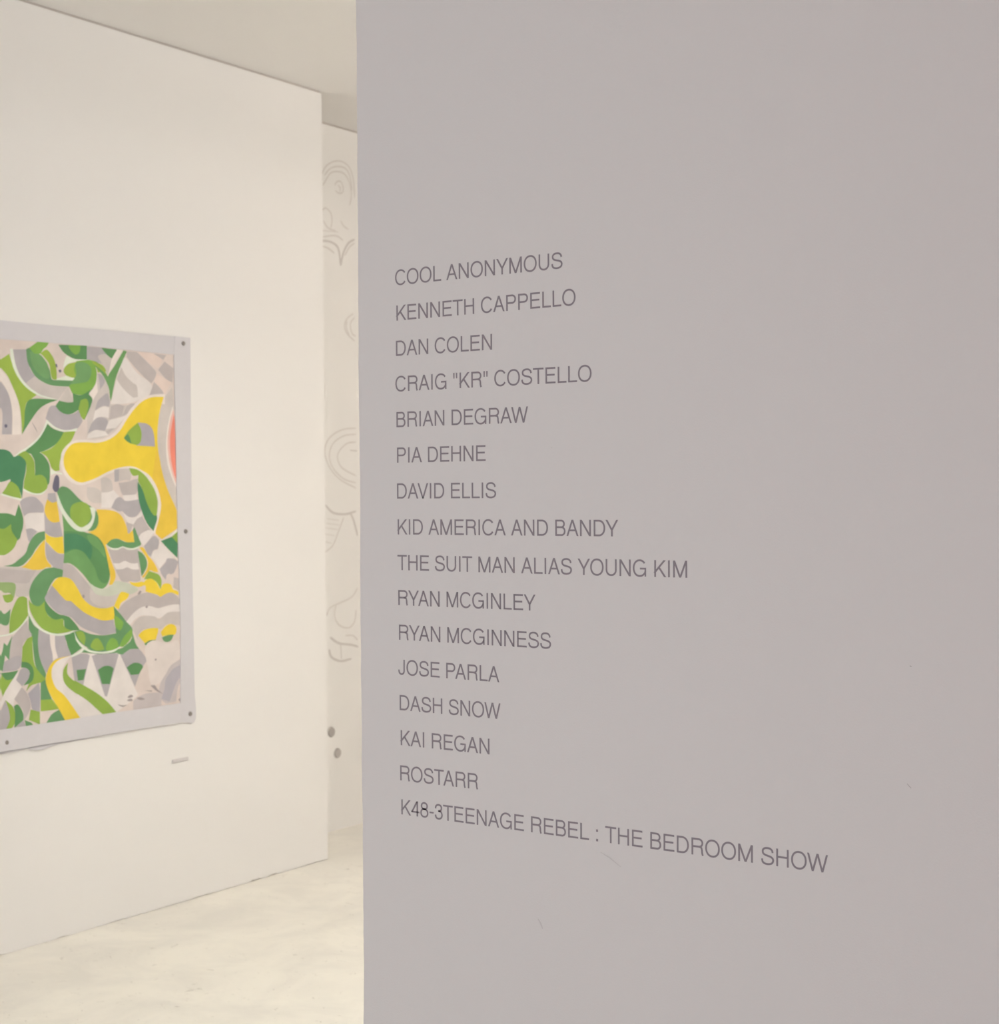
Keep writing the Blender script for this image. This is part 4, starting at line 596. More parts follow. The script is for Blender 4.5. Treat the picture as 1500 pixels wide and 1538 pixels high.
("wo",18,[3348,16729,3350,16819,3361,16911,3382,17000,3416,17081,3466,17154,3530,17222,3601,17284,3675,17337,3747,17384,3820,17423,3902,17455,3999,17481,4115,17499,4246,17509,4385,17514,4520,17519,4653,17519,4786,17514,4919,17513,5050,17521,5180,17540,5309,17566,5435,17601,5555,17647,5666,17704,5770,17772,5870,17849,5966,17933,6040,18006,6110,18085,6179,18168,6246,18253,6315,18335,6384,18417,6451,18501,6519,18584,6590,18664,6667,18741,6751,18815,6838,18887,6930,18956,7027,19019,7128,19077,7234,19128,7345,19175,7460,19216,7579,19250,7700,19278,7832,19297,7976,19308,8119,19313,8249,19316,8352,19320,8347,18943,8178,18956,7967,18986,7733,19006,7494,18985,7267,18898,7053,18709,6838,18440,6625,18140,6413,17861,6203,17653,6001,17525,5806,17444,5610,17394,5404,17357,5181,17318,4917,17288,4619,17278,4322,17270,4060,17246,3866,17190,3744,17089,3670,16955,3637,16805,3638,16658,3665,16531,3724,16417,3822,16303,3948,16200,4091,16122,4240,16080,4401,16085,4581,16129,4773,16197,4971,16273,5168,16340,5365,16407,5566,16483,5770,16558,5979,16621,6191,16660,6420,16667,6666,16650,6911,16620,7132,16588,7309,16567,7452,16470,7641,16349,7845,16212,8030,16070,8164,15931,8237,15794,8273,15655,8282,15514,8275,15372,8264,15232,8244,15090,8208,14945,8163,14802,8116,14665,8073,14536,8033,14413,7992,14294,7951,14182,7914,14084,7885,14004,7822,14050,7745,14113,7708,14223,7725,14322,7765,14444,7816,14581,7864,14722,7896,14860,7914,14999,7925,15145,7929,15290,7922,15430,7905,15556,7875,15668,7833,15770,7783,15865,7724,15953,7659,16037,7588,16118,7509,16195,7423,16265,7332,16328,7235,16380,7103,16431,6958,16468,6812,16492,6674,16508,6552,16515,6439,16512,6322,16500,6188,16477,6064,16451,5928,16417,5786,16378,5643,16335,5504,16291,5367,16241,5230,16185,5094,16128,4960,16075,4831,16030,4706,15992,4585,15956,4466,15927,4351,15908,4238,15902,4126,15912,4015,15934,3908,15967,3810,16007,3723,16053,3631,16122,3555,16204,3491,16292,3439,16379,3399,16464,3372,16552,3355,16641]),
("Y",19,[3476,16781,3484,16869,3507,16952,3543,17033,3596,17115,3664,17195,3738,17263,3810,17318,3889,17362,3998,17395,4109,17412,4241,17422,4382,17428,4519,17432,4651,17431,4783,17424,4915,17421,5048,17428,5184,17448,5321,17475,5456,17512,5587,17560,5689,17606,5790,17660,5888,17721,5981,17787,6068,17858,6147,17936,6218,18022,6284,18112,6350,18202,6418,18286,6488,18366,6556,18444,6625,18520,6696,18594,6771,18667,6851,18739,6933,18811,7018,18880,7106,18944,7198,19001,7315,19060,7438,19110,7565,19150,7699,19182,7850,19202,8015,19212,8170,19216,8292,19220,8256,19128,8208,19016,8157,18888,8107,18751,8067,18610,8033,18459,8003,18296,7978,18127,7959,17960,7948,17803,7945,17657,7949,17517,7960,17381,7977,17246,7997,17109,8022,16970,8052,16831,8087,16692,8126,16553,8170,16414,8216,16276,8266,16140,8321,16003,8383,15862,8453,15715,8541,15555,8646,15383,8753,15209,8850,15045,8923,14900,8965,14776,8987,14664,8995,14566,8999,14481,9006,14410,8929,14254,8123,13869,7800,14092,7801,14178,7831,14251,7870,14342,7912,14444,7953,14551,7988,14656,8020,14757,8053,14861,8081,14966,8100,15074,8103,15185,8090,15300,8065,15420,8028,15541,7983,15659,7929,15770,7866,15877,7791,15983,7708,16082,7623,16173,7540,16249,7436,16323,7329,16376,7222,16419,7116,16459,7015,16500,6918,16538,6816,16568,6703,16587,6575,16593,6438,16589,6294,16576,6148,16555,6030,16533,5911,16505,5789,16472,5665,16435,5539,16394,5409,16346,5275,16291,5139,16233,5004,16179,4872,16133,4741,16092,4608,16053,4478,16020,4354,15998,4239,15994,4109,16015,3990,16059,3883,16117,3789,16179,3707,16247,3638,16323,3581,16402,3536,16480,3505,16556,3486,16633,3478,16709]),
("Y2",20,[7890,17214,7935,17203,7997,17109,8025,17008,8056,16873,8089,16720,8127,16562,8170,16414,8216,16276,8266,16140,8321,16003,8383,15862,8453,15715,8541,15555,8646,15383,8753,15209,8850,15045,8923,14900,8965,14776,8987,14664,8995,14566,8999,14481,9006,14410,8929,14254,8123,13869,7800,14092,7801,14178,7831,14251,7870,14342,7912,14444,7953,14551,7988,14656,8020,14757,8053,14861,8081,14966,8100,15074,8103,15185,8088,15302,8059,15425,8020,15549,7975,15666,7929,15770,7864,15884,7789,15986,7716,16074,7660,16144]),
("gd",20,[6976,18210,7064,18209,7178,18209,7297,18204,7400,18187,7512,18144,7608,18085,7684,18009,7724,17941,7752,17861,7771,17777,7788,17692,7801,17602,7809,17506,7815,17416,7819,17346,6895,17364]),
("L2",21,[6286,17628,6335,17688,6398,17764,6471,17846,6553,17924,6654,18000,6773,18080,6887,18153,6976,18210,7015,18147,7068,18066,7117,17977,7148,17888,7156,17793,7150,17691,7133,17594,7108,17517,7054,17450,6985,17410,6930,17381,6850,17392,6747,17406,6640,17425,6547,17451,6444,17507,6354,17575]),
("D",22,[6286,17628,6344,17677,6418,17737,6481,17764,6523,17735,6555,17674,6583,17610,6610,17546,6633,17480,6651,17427,6590,17446,6514,17471,6443,17501,6383,17543,6328,17591]),
("G3",19,[5809,16446,5855,16461,5917,16479,6013,16495,6128,16501,6273,16506,6417,16509,6528,16512,6563,16443,6606,16355,6629,16270,6616,16192,6584,16119,6557,16061,6504,16071,6435,16083,6350,16086,6237,16073,6109,16051,6008,16034,5921,16008,5838,16033,5820,16114,5813,16232,5811,16354]),
("G",20,[5809,16446,6047,16487,6025,16060,5820,16020]),
("G3",2,[5167,16134,5232,16155,5315,16181,5402,16186,5496,16165,5593,16123,5669,16059,5705,15983,5730,15888,5740,15794,5732,15723,5689,15676,5616,15658,5529,15647,5418,15638,5293,15636,5194,15635]),
("G2",2,[6007,15982,6108,15992,6238,16004,6373,16019,6488,16035,6599,16061,6688,16090,6766,16114,6871,16132,6948,16141,6947,16050,6948,15933,6945,15814,6935,15721,6913,15644,6881,15597,6829,15564,6741,15545,6635,15541,6551,15539,6448,15523,6319,15507,6206,15541,6155,15606,6109,15700,6070,15807,6035,15906]),
("LG",3,[4537,15827,4619,15825,4725,15824,4835,15818,4931,15802,5038,15764,5131,15711,5194,15635,5212,15550,5208,15446,5197,15343,5189,15264,5106,15260,4999,15253,4888,15252,4792,15267,4712,15301,4637,15348,4576,15406,4533,15472,4515,15556,4519,15656,4530,15752]),
("lc",4,[5194,15635,5292,15636,5416,15638,5529,15647,5621,15669,5703,15699,5766,15723,6035,15490,5988,15468,5928,15439,5863,15387,5811,15319,5753,15232,5699,15146,5656,15079,5187,15084]),
("lc",3,[6206,15528,6304,15530,6429,15534,6551,15539,6665,15547,6776,15556,6864,15564,6931,15380,6842,15364,6730,15344,6617,15330,6505,15319,6394,15315,6307,15332,6255,15388,6227,15465]),
("G",5,[5656,15079,5697,15146,5749,15234,5806,15321,5863,15387,5942,15437,6024,15462,6103,15463,6169,15430,6232,15374,6307,15332,6400,15320,6506,15322,6617,15330,6741,15344,6871,15363,6973,15379,7101,14984,7053,14932,6992,14864,6924,14798,6853,14751,6751,14725,6642,14721,6540,14730,6450,14748,6367,14777,6300,14812,6260,14857,6235,14907,6199,14943,6143,14949,6076,14940,5994,14946,5882,14984,5756,15037]),
("lc",6,[6198,14917,6267,14872,6354,14811,6449,14754,6540,14717,6659,14704,6779,14718,6888,14751,6985,14812,7070,14893,7136,14957,7205,14825,6675,14414,6595,14453,6493,14504,6400,14576,6341,14654,6286,14750,6237,14845]),
("G2",7,[6675,14414,6733,14484,6808,14572,6887,14646,6973,14692,7063,14723,7134,14747,7189,14676,7260,14587,7337,14490,7412,14399,7486,14311,7564,14221,7636,14139,7692,14075,7628,14013,7544,13935,7440,13870,7339,13837,7220,13812,7105,13792,7016,13776,6980,13829,6933,13898,6879,13990,6840,14066,6795,14159,6749,14256,6708,14345]),
("G2",7,[6365,14544,6693,14459,6532,14097,6483,14101,6429,14152,6410,14232,6392,14344,6377,14457]),
("wo",20,[6529,16596,6606,16586,6705,16574,6811,16558,6911,16534,7000,16502,7087,16464,7173,16419,7260,16366,7350,16304,7441,16235,7530,16159,7610,16077,7681,15989,7745,15895,7803,15796,7856,15692,7896,15606,7934,15516,7968,15424,7995,15331,8012,15239,8019,15151,8017,15064,8008,14977,7992,14886,7970,14787,7937,14672,7893,14544,7845,14415,7800,14298,7765,14206,7694,14181,7728,14278,7775,14403,7824,14539,7868,14673,7898,14788,7917,14901,7923,14995,7918,15086,7903,15187,7885,15279,7859,15378,7827,15478,7790,15576,7748,15666,7687,15770,7616,15867,7541,15956,7468,16037,7398,16107,7328,16168,7258,16222,7188,16273,7099,16337,7010,16394,6910,16442,6815,16471,6708,16495,6607,16515,6528,16530]),
("L2",21,[6528,16530,6637,16521,6775,16509,6910,16481,7001,16447,7091,16404,7177,16354,7259,16300,7334,16241,7405,16177,7473,16109,7539,16037,7605,15963,7670,15885,7731,15804,7785,15719,7830,15628,7870,15533,7901,15437,7923,15346,7934,15263,7934,15185,7928,15107,7919,15027,7905,14937,7886,14841,7866,14752,7850,14682,7778,14736,7686,14807,7596,14898,7532,14985,7469,15085,7408,15192,7352,15298,7306,15404,7265,15513,7226,15620,7181,15720,7125,15817,7062,15911,7003,15995,6957,16062,6977,16272,6904,16258,6813,16243,6733,16245,6677,16275,6632,16323,6596,16374,6566,16428,6545,16485]),
("T",22,[6946,16036,6995,15975,7057,15899,7123,15812,7181,15720,7227,15622,7266,15514,7306,15404,7352,15298,7408,15192,7469,15085,7532,14985,7596,14898,7686,14807,7778,14736,7850,14682,7840,14616,7826,14531,7804,14444,7769,14355,7727,14265,7694,14194,7636,14243,7563,14303,7484,14373,7412,14452,7347,14541,7284,14640,7225,14745,7170,14851,7130,14939,7092,15029,7057,15121,7026,15212,7000,15300,6975,15410,6956,15519,6944,15624,6935,15721,6933,15812,6937,15899,6942,15975]),
("T",23,[7372,14657,7880,14782,7896,14622,7701,14187]),
("Y2",8,[4954,15030,5044,15027,5159,15024,5286,15020,5411,15014,5521,15005,5637,14988,5744,14968,5840,14943,5925,14914,6021,14868,6097,14815,6162,14755,6216,14689,6258,14617,6297,14545,6335,14475,6369,14405,6397,14335,6417,14257,6432,14180,6446,14125,6474,14111,6498,14124,6673,14250,6754,13803,6683,13794,6591,13784,6494,13785,6393,13806,6287,13839,6185,13872,6092,13905,6002,13938,5913,13957,5823,13957,5732,13942,5642,13913,5544,13860,5447,13794,5371,13741,5404,13666,5447,13571,5492,13469,5534,13375,5568,13293,5600,13215,5631,13138,5665,13061,5704,12981,5747,12899,5786,12820,5813,12745,5829,12652,5828,12566,5810,12486,5765,12410,5704,12341,5655,12287,5520,12281,5534,12344,5553,12422,5569,12510,5574,12601,5564,12693,5544,12791,5519,12891,5495,12990,5473,13088,5450,13187,5426,13284,5399,13380,5372,13475,5343,13570,5310,13660,5270,13744,5222,13819,5168,13888,5107,13950,5041,14006,4962,14056,4874,14100,4787,14137,4713,14168,4632,14195,4567,14211,4517,14223,4615,14238,4739,14259,4846,14292,4919,14339,4973,14399,5013,14467,5038,14550,5049,14641,5050,14722,5040,14781,5021,14828,5002,14876,4985,14931,4968,14986]),
("lc",21,[6948,13929,6980,13982,7023,14049,7090,14109,7202,14158,7337,14200,7445,14233,7765,14173,7698,14101,7612,14009,7521,13915,7440,13836,7345,13761,7258,13703,7190,13659]),
("lc",3,[7575,13250,7613,13314,7663,13394,7720,13457,7792,13476,7872,13478,7936,13503,7974,13582,7995,13685,8011,13767,8805,13151,8708,13143,8585,13131,8475,13110,8395,13077,8327,13035,8255,12984,8165,12917,8072,12841,7999,12781]),
("D2",22,[6673,14250,6761,14353,6791,14292,6831,14212,6880,14115,6930,14020,6990,13907,7047,13799,7092,13715,7036,13675,6962,13626,6874,13590,6767,13578,6646,13579,6526,13588,6402,13608,6279,13636,6182,13659,6119,13641,6036,13620,5943,13607,5832,13605,5710,13611,5604,13630,5522,13671,5455,13723,5404,13765,5469,13813,5551,13872,5642,13918,5736,13941,5838,13951,5947,13943,6034,13919,6126,13882,6222,13843,6322,13816,6433,13804,6553,13802,6666,13803,6754,13803]),
("gw",23,[5404,13752,5467,13714,5549,13666,5638,13629,5737,13611,5843,13605,5943,13607,6028,13625,6105,13651,6183,13664,6262,13647,6342,13616,6422,13591,6498,13578,6574,13571,6664,13576,6787,13600,6924,13635,7032,13664,6943,13588,6864,13560,6764,13526,6663,13505,6568,13506,6474,13521,6387,13540,6315,13571,6250,13607,6182,13625,6107,13606,6028,13568,5942,13542,5837,13542,5725,13555,5637,13565]),
("G2",24,[5469,13609,5524,13591,5593,13568,5671,13551,5757,13541,5851,13536,5942,13542,6026,13569,6106,13606,6182,13625,6250,13607,6315,13570,6387,13540,6475,13526,6571,13519,6664,13518,6756,13525,6845,13539,6915,13549,7040,12388,6995,12368,6936,12344,6858,12331,6746,12341,6617,12362,6511,12374,6437,12357,6372,12342,6285,12353,6184,12374,6098,12407,6043,12456,6003,12517,5964,12583,5919,12647,5875,12716,5831,12796,5800,12863,5771,12936,5739,13017,5699,13111,5657,13205,5606,13314,5554,13426,5507,13529]),
("lc",25,[5715,13072,5797,13061,5901,13048,6004,13047,6095,13073,6185,13110,6279,13128,6379,13103,6483,13058,6588,13024,6702,13016,6818,13020,6908,13024,6968,12786,6878,12787,6764,12789,6655,12799,6557,12829,6464,12867,6379,12889,6309,12879,6247,12853,6172,12833,6064,12829,5943,12831,5848,12834]),
("D2",25,[6907,13484,6978,13456,7069,13419,7151,13370,7219,13306,7280,13229,7325,13153,7353,13082,7367,13011,7365,12940,7345,12871,7311,12803,7267,12733,7208,12656,7141,12578,7088,12517]),
("Y2",3,[6996,13586,7081,13609,7189,13593,7247,13535,7310,13450,7373,13359,7433,13281,7506,13211,7575,13154,7644,13088,7700,13023,7759,12950,7812,12878,7855,12814,7891,12743,7911,12684,7925,12638,7864,12643,7787,12650,7710,12661,7642,12690,7573,12724,7497,12723,7426,12676,7347,12599,7271,12522,7210,12472,7142,12471,7105,12503,7176,12566,7266,12646,7337,12730,7379,12816,7403,12906,7412,12991,7404,13066,7381,13135,7343,13205,7287,13280,7218,13355,7152,13423,7093,13486,7039,13542]),
("G",4,[7225,13632,7270,13672,7329,13724,7404,13785,7476,13846,7561,13919,7648,13983,7727,14014,7822,13984,7909,13910,7976,13848,7980,13792,7975,13715,7953,13645,7924,13566,7900,13504,7835,13498,7754,13488,7684,13458,7637,13391,7602,13305,7575,13237,7525,13257,7461,13285,7398,13335,7352,13401,7304,13484,7260,13568]),
("G",4,[7999,12755,8061,12802,8143,12863,8226,12927,8291,12983,8332,13048,8353,13105,8402,13139,8511,13143,8648,13125,8768,13099,8852,13063,8919,13019,8969,12983,8929,12911,8879,12816,8824,12716,8765,12625,8706,12563,8598,12536,8484,12554,8395,12550,8345,12489,8319,12407,8301,12340,8242,12395,8168,12465,8104,12537,8059,12613,8025,12693]),
("G2",3,[8722,12414,8999,12361,9011,11873,8681,12026]),
("wo",21,[7976,13821,8083,13856,8222,13899,8373,13947,8517,13997,8633,14045,8738,14107,8817,14172,8879,14233,8930,14280,8947,14118,8156,13803,8934,13147,8933,13012]),
("T",22,[8066,13806,8632,13951,8942,13713,8916,13134,8827,13199,8715,13281,8594,13371,8479,13459,8390,13530,8298,13608,8209,13683,8129,13752]),
("L2",23,[8632,13951,8947,14158,8941,13686]),
("L2",4,[7461,12711,7531,12690,7620,12663,7710,12634,7797,12610,7885,12584,7960,12543,8019,12484,8065,12410,8091,12324,8090,12243,8076,12150,8057,12062,8043,11992,8000,12062,7945,12150,7884,12227,7826,12285,7762,12334,7671,12371,7565,12389,7435,12400,7308,12408,7210,12414]),
("Y",25,[6493,12375,6561,12345,6648,12315,6714,12307,6786,12304,6857,12305,6933,12312,7008,12324,7068,12334,7208,12301,7248,12344,7315,12388,7388,12407,7476,12420,7564,12415,7652,12384,7740,12334,7813,12284,7859,12239,7889,12194,7919,12146,7957,12088,7995,12028,8025,11980,8052,12036,8088,12106,8136,12161,8200,12190,8277,12203,8354,12204,8431,12194,8509,12173,8572,12139,8609,12083,8631,12014,8662,11960,8746,11925,8827,11910,8955,11849,8953,11714,8841,11757,8700,11810,8568,11844,8463,11846,8367,11830,8276,11806,8182,11772,8092,11729,8021,11695,7975,11727,7915,11767,7843,11804,7755,11829,7656,11850,7557,11873,7456,11901,7354,11931,7275,11954,7282,12028,7289,12119,7260,12179,7172,12177,7049,12144,6925,12131,6800,12159,6675,12206,6578,12253,6516,12320]),
("G2",26,[5914,11341,5976,11398,6054,11471,6140,11546,6225,11608,6309,11652,6396,11686,6484,11715,6572,11744,6684,11785,6797,11823,6922,11855,7030,11876,7148,11895,7268,11907,7380,11909,7486,11895,7589,11869,7685,11838,7771,11808,7871,11766,7956,11722,8021,11687,8091,11723,8182,11769,8276,11806,8372,11831,8472,11846,8568,11844,8658,11817,8744,11772,8824,11722,8901,11663,8971,11599,9025,11548,9023,11359,8913,11368,8773,11378,8636,11383,8512,11377,8391,11366,8270,11351,8152,11328,8034,11302,7908,11294,7806,11312,7698,11345,7588,11379,7480,11400,7373,11407,7265,11405,7159,11395,7056,11374,6956,11341,6858,11297,6762,11246,6669,11188,6573,11118,6476,11037,6388,10959,6319,10899]),
("lc",27,[6319,10899,6388,10959,6476,11037,6573,11118,6669,11188,6762,11246,6858,11297,6956,11341,7056,11374,7159,11395,7265,11405,7373,11407,7480,11400,7580,11378,7676,11343,7780,11310,7908,11294,8039,11301,8193,11320,8354,11346,8507,11369,8636,11383,8801,11383,8927,11370,9023,11359,9038,11088,8911,11074,8747,11058,8570,11040,8402,11021,8266,11004,8129,10967,8036,10931,7903,10921,7778,10941,7629,10978,7472,11021,7322,11057,7193,11075,7064,11070,6955,11046,6860,11012,6771,10972,6686,10922,6609,10861,6543,10802,6490,10756]),
("sk",27,[6887,11883,6930,11944,6993,11996,7051,11987,7081,11951,7028,11898,6957,11853,6907,11855]),
("sk",28,[7268,11400,7319,11418,7374,11420,7385,11390,7373,11354,7340,11334,7302,11332,7274,11363]),
("G3",28,[6558,10706,6625,10767,6712,10847,6807,10926,6904,10985,7002,11019,7104,11039,7209,11047,7312,11049,7419,11045,7528,11031,7632,11012,7724,10991,7813,10946,7883,10896,7972,10882,8060,10919,8157,10985,8267,11055,8395,11101,8522,11114,8671,11113,8825,11104,8966,11094,9077,11088,9070,10525,9004,10548,8918,10578,8814,10606,8717,10628,8606,10652,8493,10668,8390,10667,8295,10638,8204,10589,8122,10539,8051,10505,7962,10498,7884,10518,7817,10534,7740,10554,7636,10567,7524,10569,7388,10568,7254,10559,7142,10542,7033,10499,6951,10441,6896,10377,6877,10304,6885,10226,6894,10164,6852,10223,6799,10299,6744,10379,6695,10453,6641,10547,6594,10636]),
("Y",29,[6896,10347,6959,10397,7041,10460,7142,10511,7235,10536,7342,10554,7451,10566,7553,10573,7681,10570,7800,10558,7893,10548,7894,10509,7895,10458,7883,10394,7848,10306,7801,10206,7763,10126,7677,10127,7568,10128,7465,10119,7372,10093,7285,10059,7218,10032,7172,10073,7114,10127,7056,10182,6999,10240,6941,10300]),
("Y",3,[8020,10384,8088,10444,8174,10521,8262,10583,8346,10623,8431,10649,8516,10658,8608,10647,8700,10618,8770,10577,8813,10521,8835,10451,8836,10385,8820,10322,8785,10262,8723,10222,8625,10217,8502,10232,8384,10242,8275,10236,8171,10226,8089,10218]),
("D2",30,[7189,10013,7265,10047,7363,10089,7465,10119,7575,10124,7689,10116,7779,10109,7750,10051,7713,9977,7669,9918,7589,9872,7503,9855,7420,9863,7339,9893,7284,9930,7231,9976]),
("D2",4,[8081,10178,8166,10201,8275,10229,8384,10248,8494,10251,8603,10245,8689,10240,8653,10176,8606,10095,8551,10033,8484,10002,8409,9989,8339,9987,8247,10003,8171,10041,8117,10111]),
("sf",31,[7215,9833,7271,9947,7366,10029,7490,10081,7630,10106,7762,10094,7916,10053,8080,9999,8240,9949,8380,9922,8533,9941,8673,9992,8794,10029,8892,10006,8949,9917,8988,9780,9015,9624,9035,9477,9055,9365,8958,9301,8835,9221,8700,9131,8568,9040,8452,8952,8357,8862,8273,8766,8194,8673,8113,8590,8026,8528,7898,8469,7759,8428,7629,8418,7527,8455,7473,8529,7439,8638,7416,8769,7395,8912,7369,9054,7329,9206,7280,9377,7236,9550,7210,9707]),
("bm",32,[9076,9301,8988,9271,8874,9234,8751,9193,8634,9147,8539,9099,8456,9035,8396,8965,8343,8890,8282,8813,8205,8734,8122,8654,8044,8567,7984,8470,7945,8380,7911,8279,7887,8174,7879,8074,7894,7985,7961,7889,8068,7801,8181,7726,8267,7665,8777,7702,8789,7781,8804,7883,8821,7994,8843,8102,8869,8193,8914,8285,8969,8364,9024,8432,9066,8486]),
("bl",33,[9073,9081,8986,9059,8874,9030,8760,8998,8665,8963,8579,8913,8515,8858,8451,8796,8373,8728,8295,8653,8237,8569,8216,8500,8211,8426,8207,8347,8191,8263,8154,8166,8105,8059,8056,7958,8018,7879,8437,7724,8471,7793,8515,7880,8563,7976,8611,8071,8655,8153,8700,8238,8741,8314,8782,8384,8829,8447,8910,8525,8998,8591,9068,8643]),
("bm",34,[6623,7971,6708,8003,6810,8044,6928,8089,7057,8128,7194,8153,7351,8161,7533,8157,7718,8146,7888,8134,8021,8126,8015,7632,6619,7638]),
("sk",35,[7485,8429,7545,8433,7622,8437,7692,8423,7739,8380,7780,8319,7835,8254,7922,8185,8023,8113,8104,8056,8009,8093,7888,8141,7772,8199,7665,8275,7564,8361]),
("sk",3,[7155,8295,7565,8236,7523,8195]),
("sk",4,[6345,8123,6379,8151,6445,8182,6506,8196,6586,8167,6625,8123,6560,8094,6464,8080,6384,8094]),
("sk",4,[6343,8032,6398,8043,6480,8046,6544,8041,6589,8001,6583,7960,6528,7954,6446,7958,6383,7968,6338,8000]),
("sk",35,[6786,8045,6826,8058,6908,8061,6989,8053,7073,8024,7157,7984,7191,7954,7140,7942,7039,7941,6947,7951,6838,7997]),
("sk",4,[5866,7920,5932,7875,6016,7821,6101,7788,6187,7796,6273,7826,6341,7851,6274,7847,6188,7844,6102,7848,6017,7868,5932,7897]),
("sk",3,[8906,7750,8939,7787,8992,7804,9046,7775,9078,7732,9045,7687,8991,7663,8937,7699]),
("sk",32,[7704,9392,7744,9410,7787,9415,7796,9387,7786,9354,7756,9342,7724,9344,7705,9366])
]
SHEET = {'top': [(843, 21445), (2529, 21473), (4609, 21503), (6821, 21523), (8902, 21536)], 'itop': [(835, 20831), (2406, 20853), (4601, 20873), (6488, 20850), (8893, 20841)], 'bot': [(657, 6872), (1173, 6817), (1396, 6839), (1735, 6862), (1961, 6785), (2342, 6734), (2690, 6795), (3121, 6838), (3516, 6844), (5042, 6871), (6312, 6892), (7295, 6897), (7965, 6883), (8925, 6867)], 'ibot': [(667, 7637), (2066, 7634), (3437, 7630), (5161, 7639), (6973, 7623), (9073, 7611)], 'right': [(9669, 21543), (9670, 20206), (9661, 16634), (9665, 12803), (9704, 10242), (9728, 7935), (9791, 7338), (9787, 6954), (9714, 6809), (9564, 6755), (9308, 6833), (8977, 6873)], 'iright': [(8867, 21545), (8808, 20659), (8856, 17888), (8922, 14098), (8972, 12578), (9027, 10547), (8988, 7506), (8977, 6873)], 'nails': [(9298, 21300), (9330, 14139), (9488, 7143), (881, 7181)], 'lab': [(8545, 5512), (9379, 5458), (9378, 5400), (8561, 5421)]}
U0 = 3.45
def wall_pt(u, v, d): return (XA + d, U0 + u / 1e4, v / 1e4)
art = thing('painting', 'green, yellow and grey abstract painting with a pale border, pinned to the left wall', 'painting', (XA, 3.45, 0.68))
AO = Vector((XA, 3.45, 0.68))
def art_pt(u, v, d): return Vector(wall_pt(u, v, d)) - AO
def flip(u, v): return (2 * (665 + (v - 7600) / 13300.0 * 175) - u, v)
def mirror(pts): return [flip(u, v) for u, v in pts[::-1]]
S = SHEET
def sheet_z(side, u):
    pts = S[side]; u = abs(u)
    for i in range(len(pts) - 1):
        if pts[i][0] <= u <= pts[i+1][0] or i == len(pts) - 2 and u > pts[i][0]:
            k = (u - pts[i][0]) / (pts[i+1][0] - pts[i][0]); return pts[i][1] + k * (pts[i+1][1] - pts[i][1])
    return pts[0][1]
def slab(name, outline, d0, d1, m, parent, wave=0.0):
    bm = bmesh.new()
    f = [bm.verts.new(art_pt(u, v, d1 + (wave * math.sin(u / 520.0) ** 2 if v < 7300 else 0))) for u, v in outline]
    b = [bm.verts.new(art_pt(u, v, d0)) for u, v in outline]
    tris = tessellate_polygon([[Vector((u, v, 0)) for u, v in outline]])
    for t in tris:
        bm.faces.new([f[i] for i in t])
    n = len(outline)
    for i in range(n):
        bm.faces.new((f[i], f[(i+1) % n], b[(i+1) % n], b[i]))
    bm.normal_update()
    return link_mesh(name, bm, m, parent)
D_S = 0.0030
canvas_outline = S['top'][1:] + S['right'] + S['bot'][::-1][1:]
canvas_outline = [(u, v) for u, v in canvas_outline if u > 900]
canvas_outline = canvas_outline + mirror(canvas_outline)
slab('canvas', canvas_outline, 0.0002, D_S, M_sheet, art)

# painted pattern: flat paint, one thin film over another
def paint_material():
    m = bpy.data.materials.new('matt_house_paint'); m.use_nodes = True
    nt = m.node_tree; b = nt.nodes['Principled BSDF']
    b.inputs['Roughness'].default_value = 0.8; b.inputs['Specular IOR Level'].default_value = 0.2
    at = nt.nodes.new('ShaderNodeVertexColor'); at.layer_name = 'paint'
    n = nt.nodes.new('ShaderNodeTexNoise'); n.inputs['Scale'].default_value = 14; n.inputs['Detail'].default_value = 6
    tc = nt.nodes.new('ShaderNodeTexCoord'); nt.links.new(tc.outputs['Object'], n.inputs['Vector'])
    mr = nt.nodes.new('ShaderNodeMapRange'); mr.inputs[1].default_value = 0.3; mr.inputs[2].default_value = 0.7
    mr.inputs[3].default_value = 0.93; mr.inputs[4].default_value = 1.05
    nt.links.new(n.outputs['Fac'], mr.inputs[0])
    mx = nt.nodes.new('ShaderNodeVectorMath'); mx.operation = 'SCALE'
    nt.links.new(at.outputs['Color'], mx.inputs[0]); nt.links.new(mr.outputs[0], mx.inputs['Scale'])
    nt.links.new(mx.outputs[0], b.inputs['Base Color'])
    return m
M_paint = paint_material()
verts, faces, cols = [], [], []
SWAP = dict(Y='D', Y2='L2', L='G2', L2='G3', D='Y2', D2='G', T='O', M='D', M3='T', G='M', G2='lc', O='Y', Pe='Y2', lc='G3', G3='lc')
def clampv(u, v):
    return (max(-7700, min(9150, u)), max(7000, min(21100, v)))
def add_shape(col, pts, d):
    pts = [clampv(u, v) for u, v in pts]
    base = len(verts)
    verts.extend(art_pt(u, v, d) for u, v in pts)
    for t in tessellate_polygon([[Vector((u, v, 0)) for u, v in pts]]):
        a, b_, c = (Vector((pts[i][0], pts[i][1])) for i in t)
        cr = (b_ - a).cross(c - a)
        if abs(cr) < 1e-6: continue
        faces.append([base + i for i in (t if cr > 0 else t[::-1])]); cols.append(col)
d = D_S + 0.0001
for side in (1, -1):
    d0 = D_S + 0.0001 + (0.0 if side > 0 else 0.00001)
    for name, level, flat in SHAPES:
        pts = [(flat[i], flat[i+1]) for i in range(0, len(flat), 2)]
        # the half beyond the frame carries on in the same manner with other colours
        if side < 0:
            if min(p[0] for p in pts) > 1500: name = SWAP.get(name, name)
            pts = mirror(pts)
        dz = d0 + 0.00002 * level; d = max(d, dz)
        add_shape(paint(PAL[name]) + (1,), pts, dz)
me = bpy.data.meshes.new('painted_pattern')
me.from_pydata([tuple(v) for v in verts], [], faces); me.update()
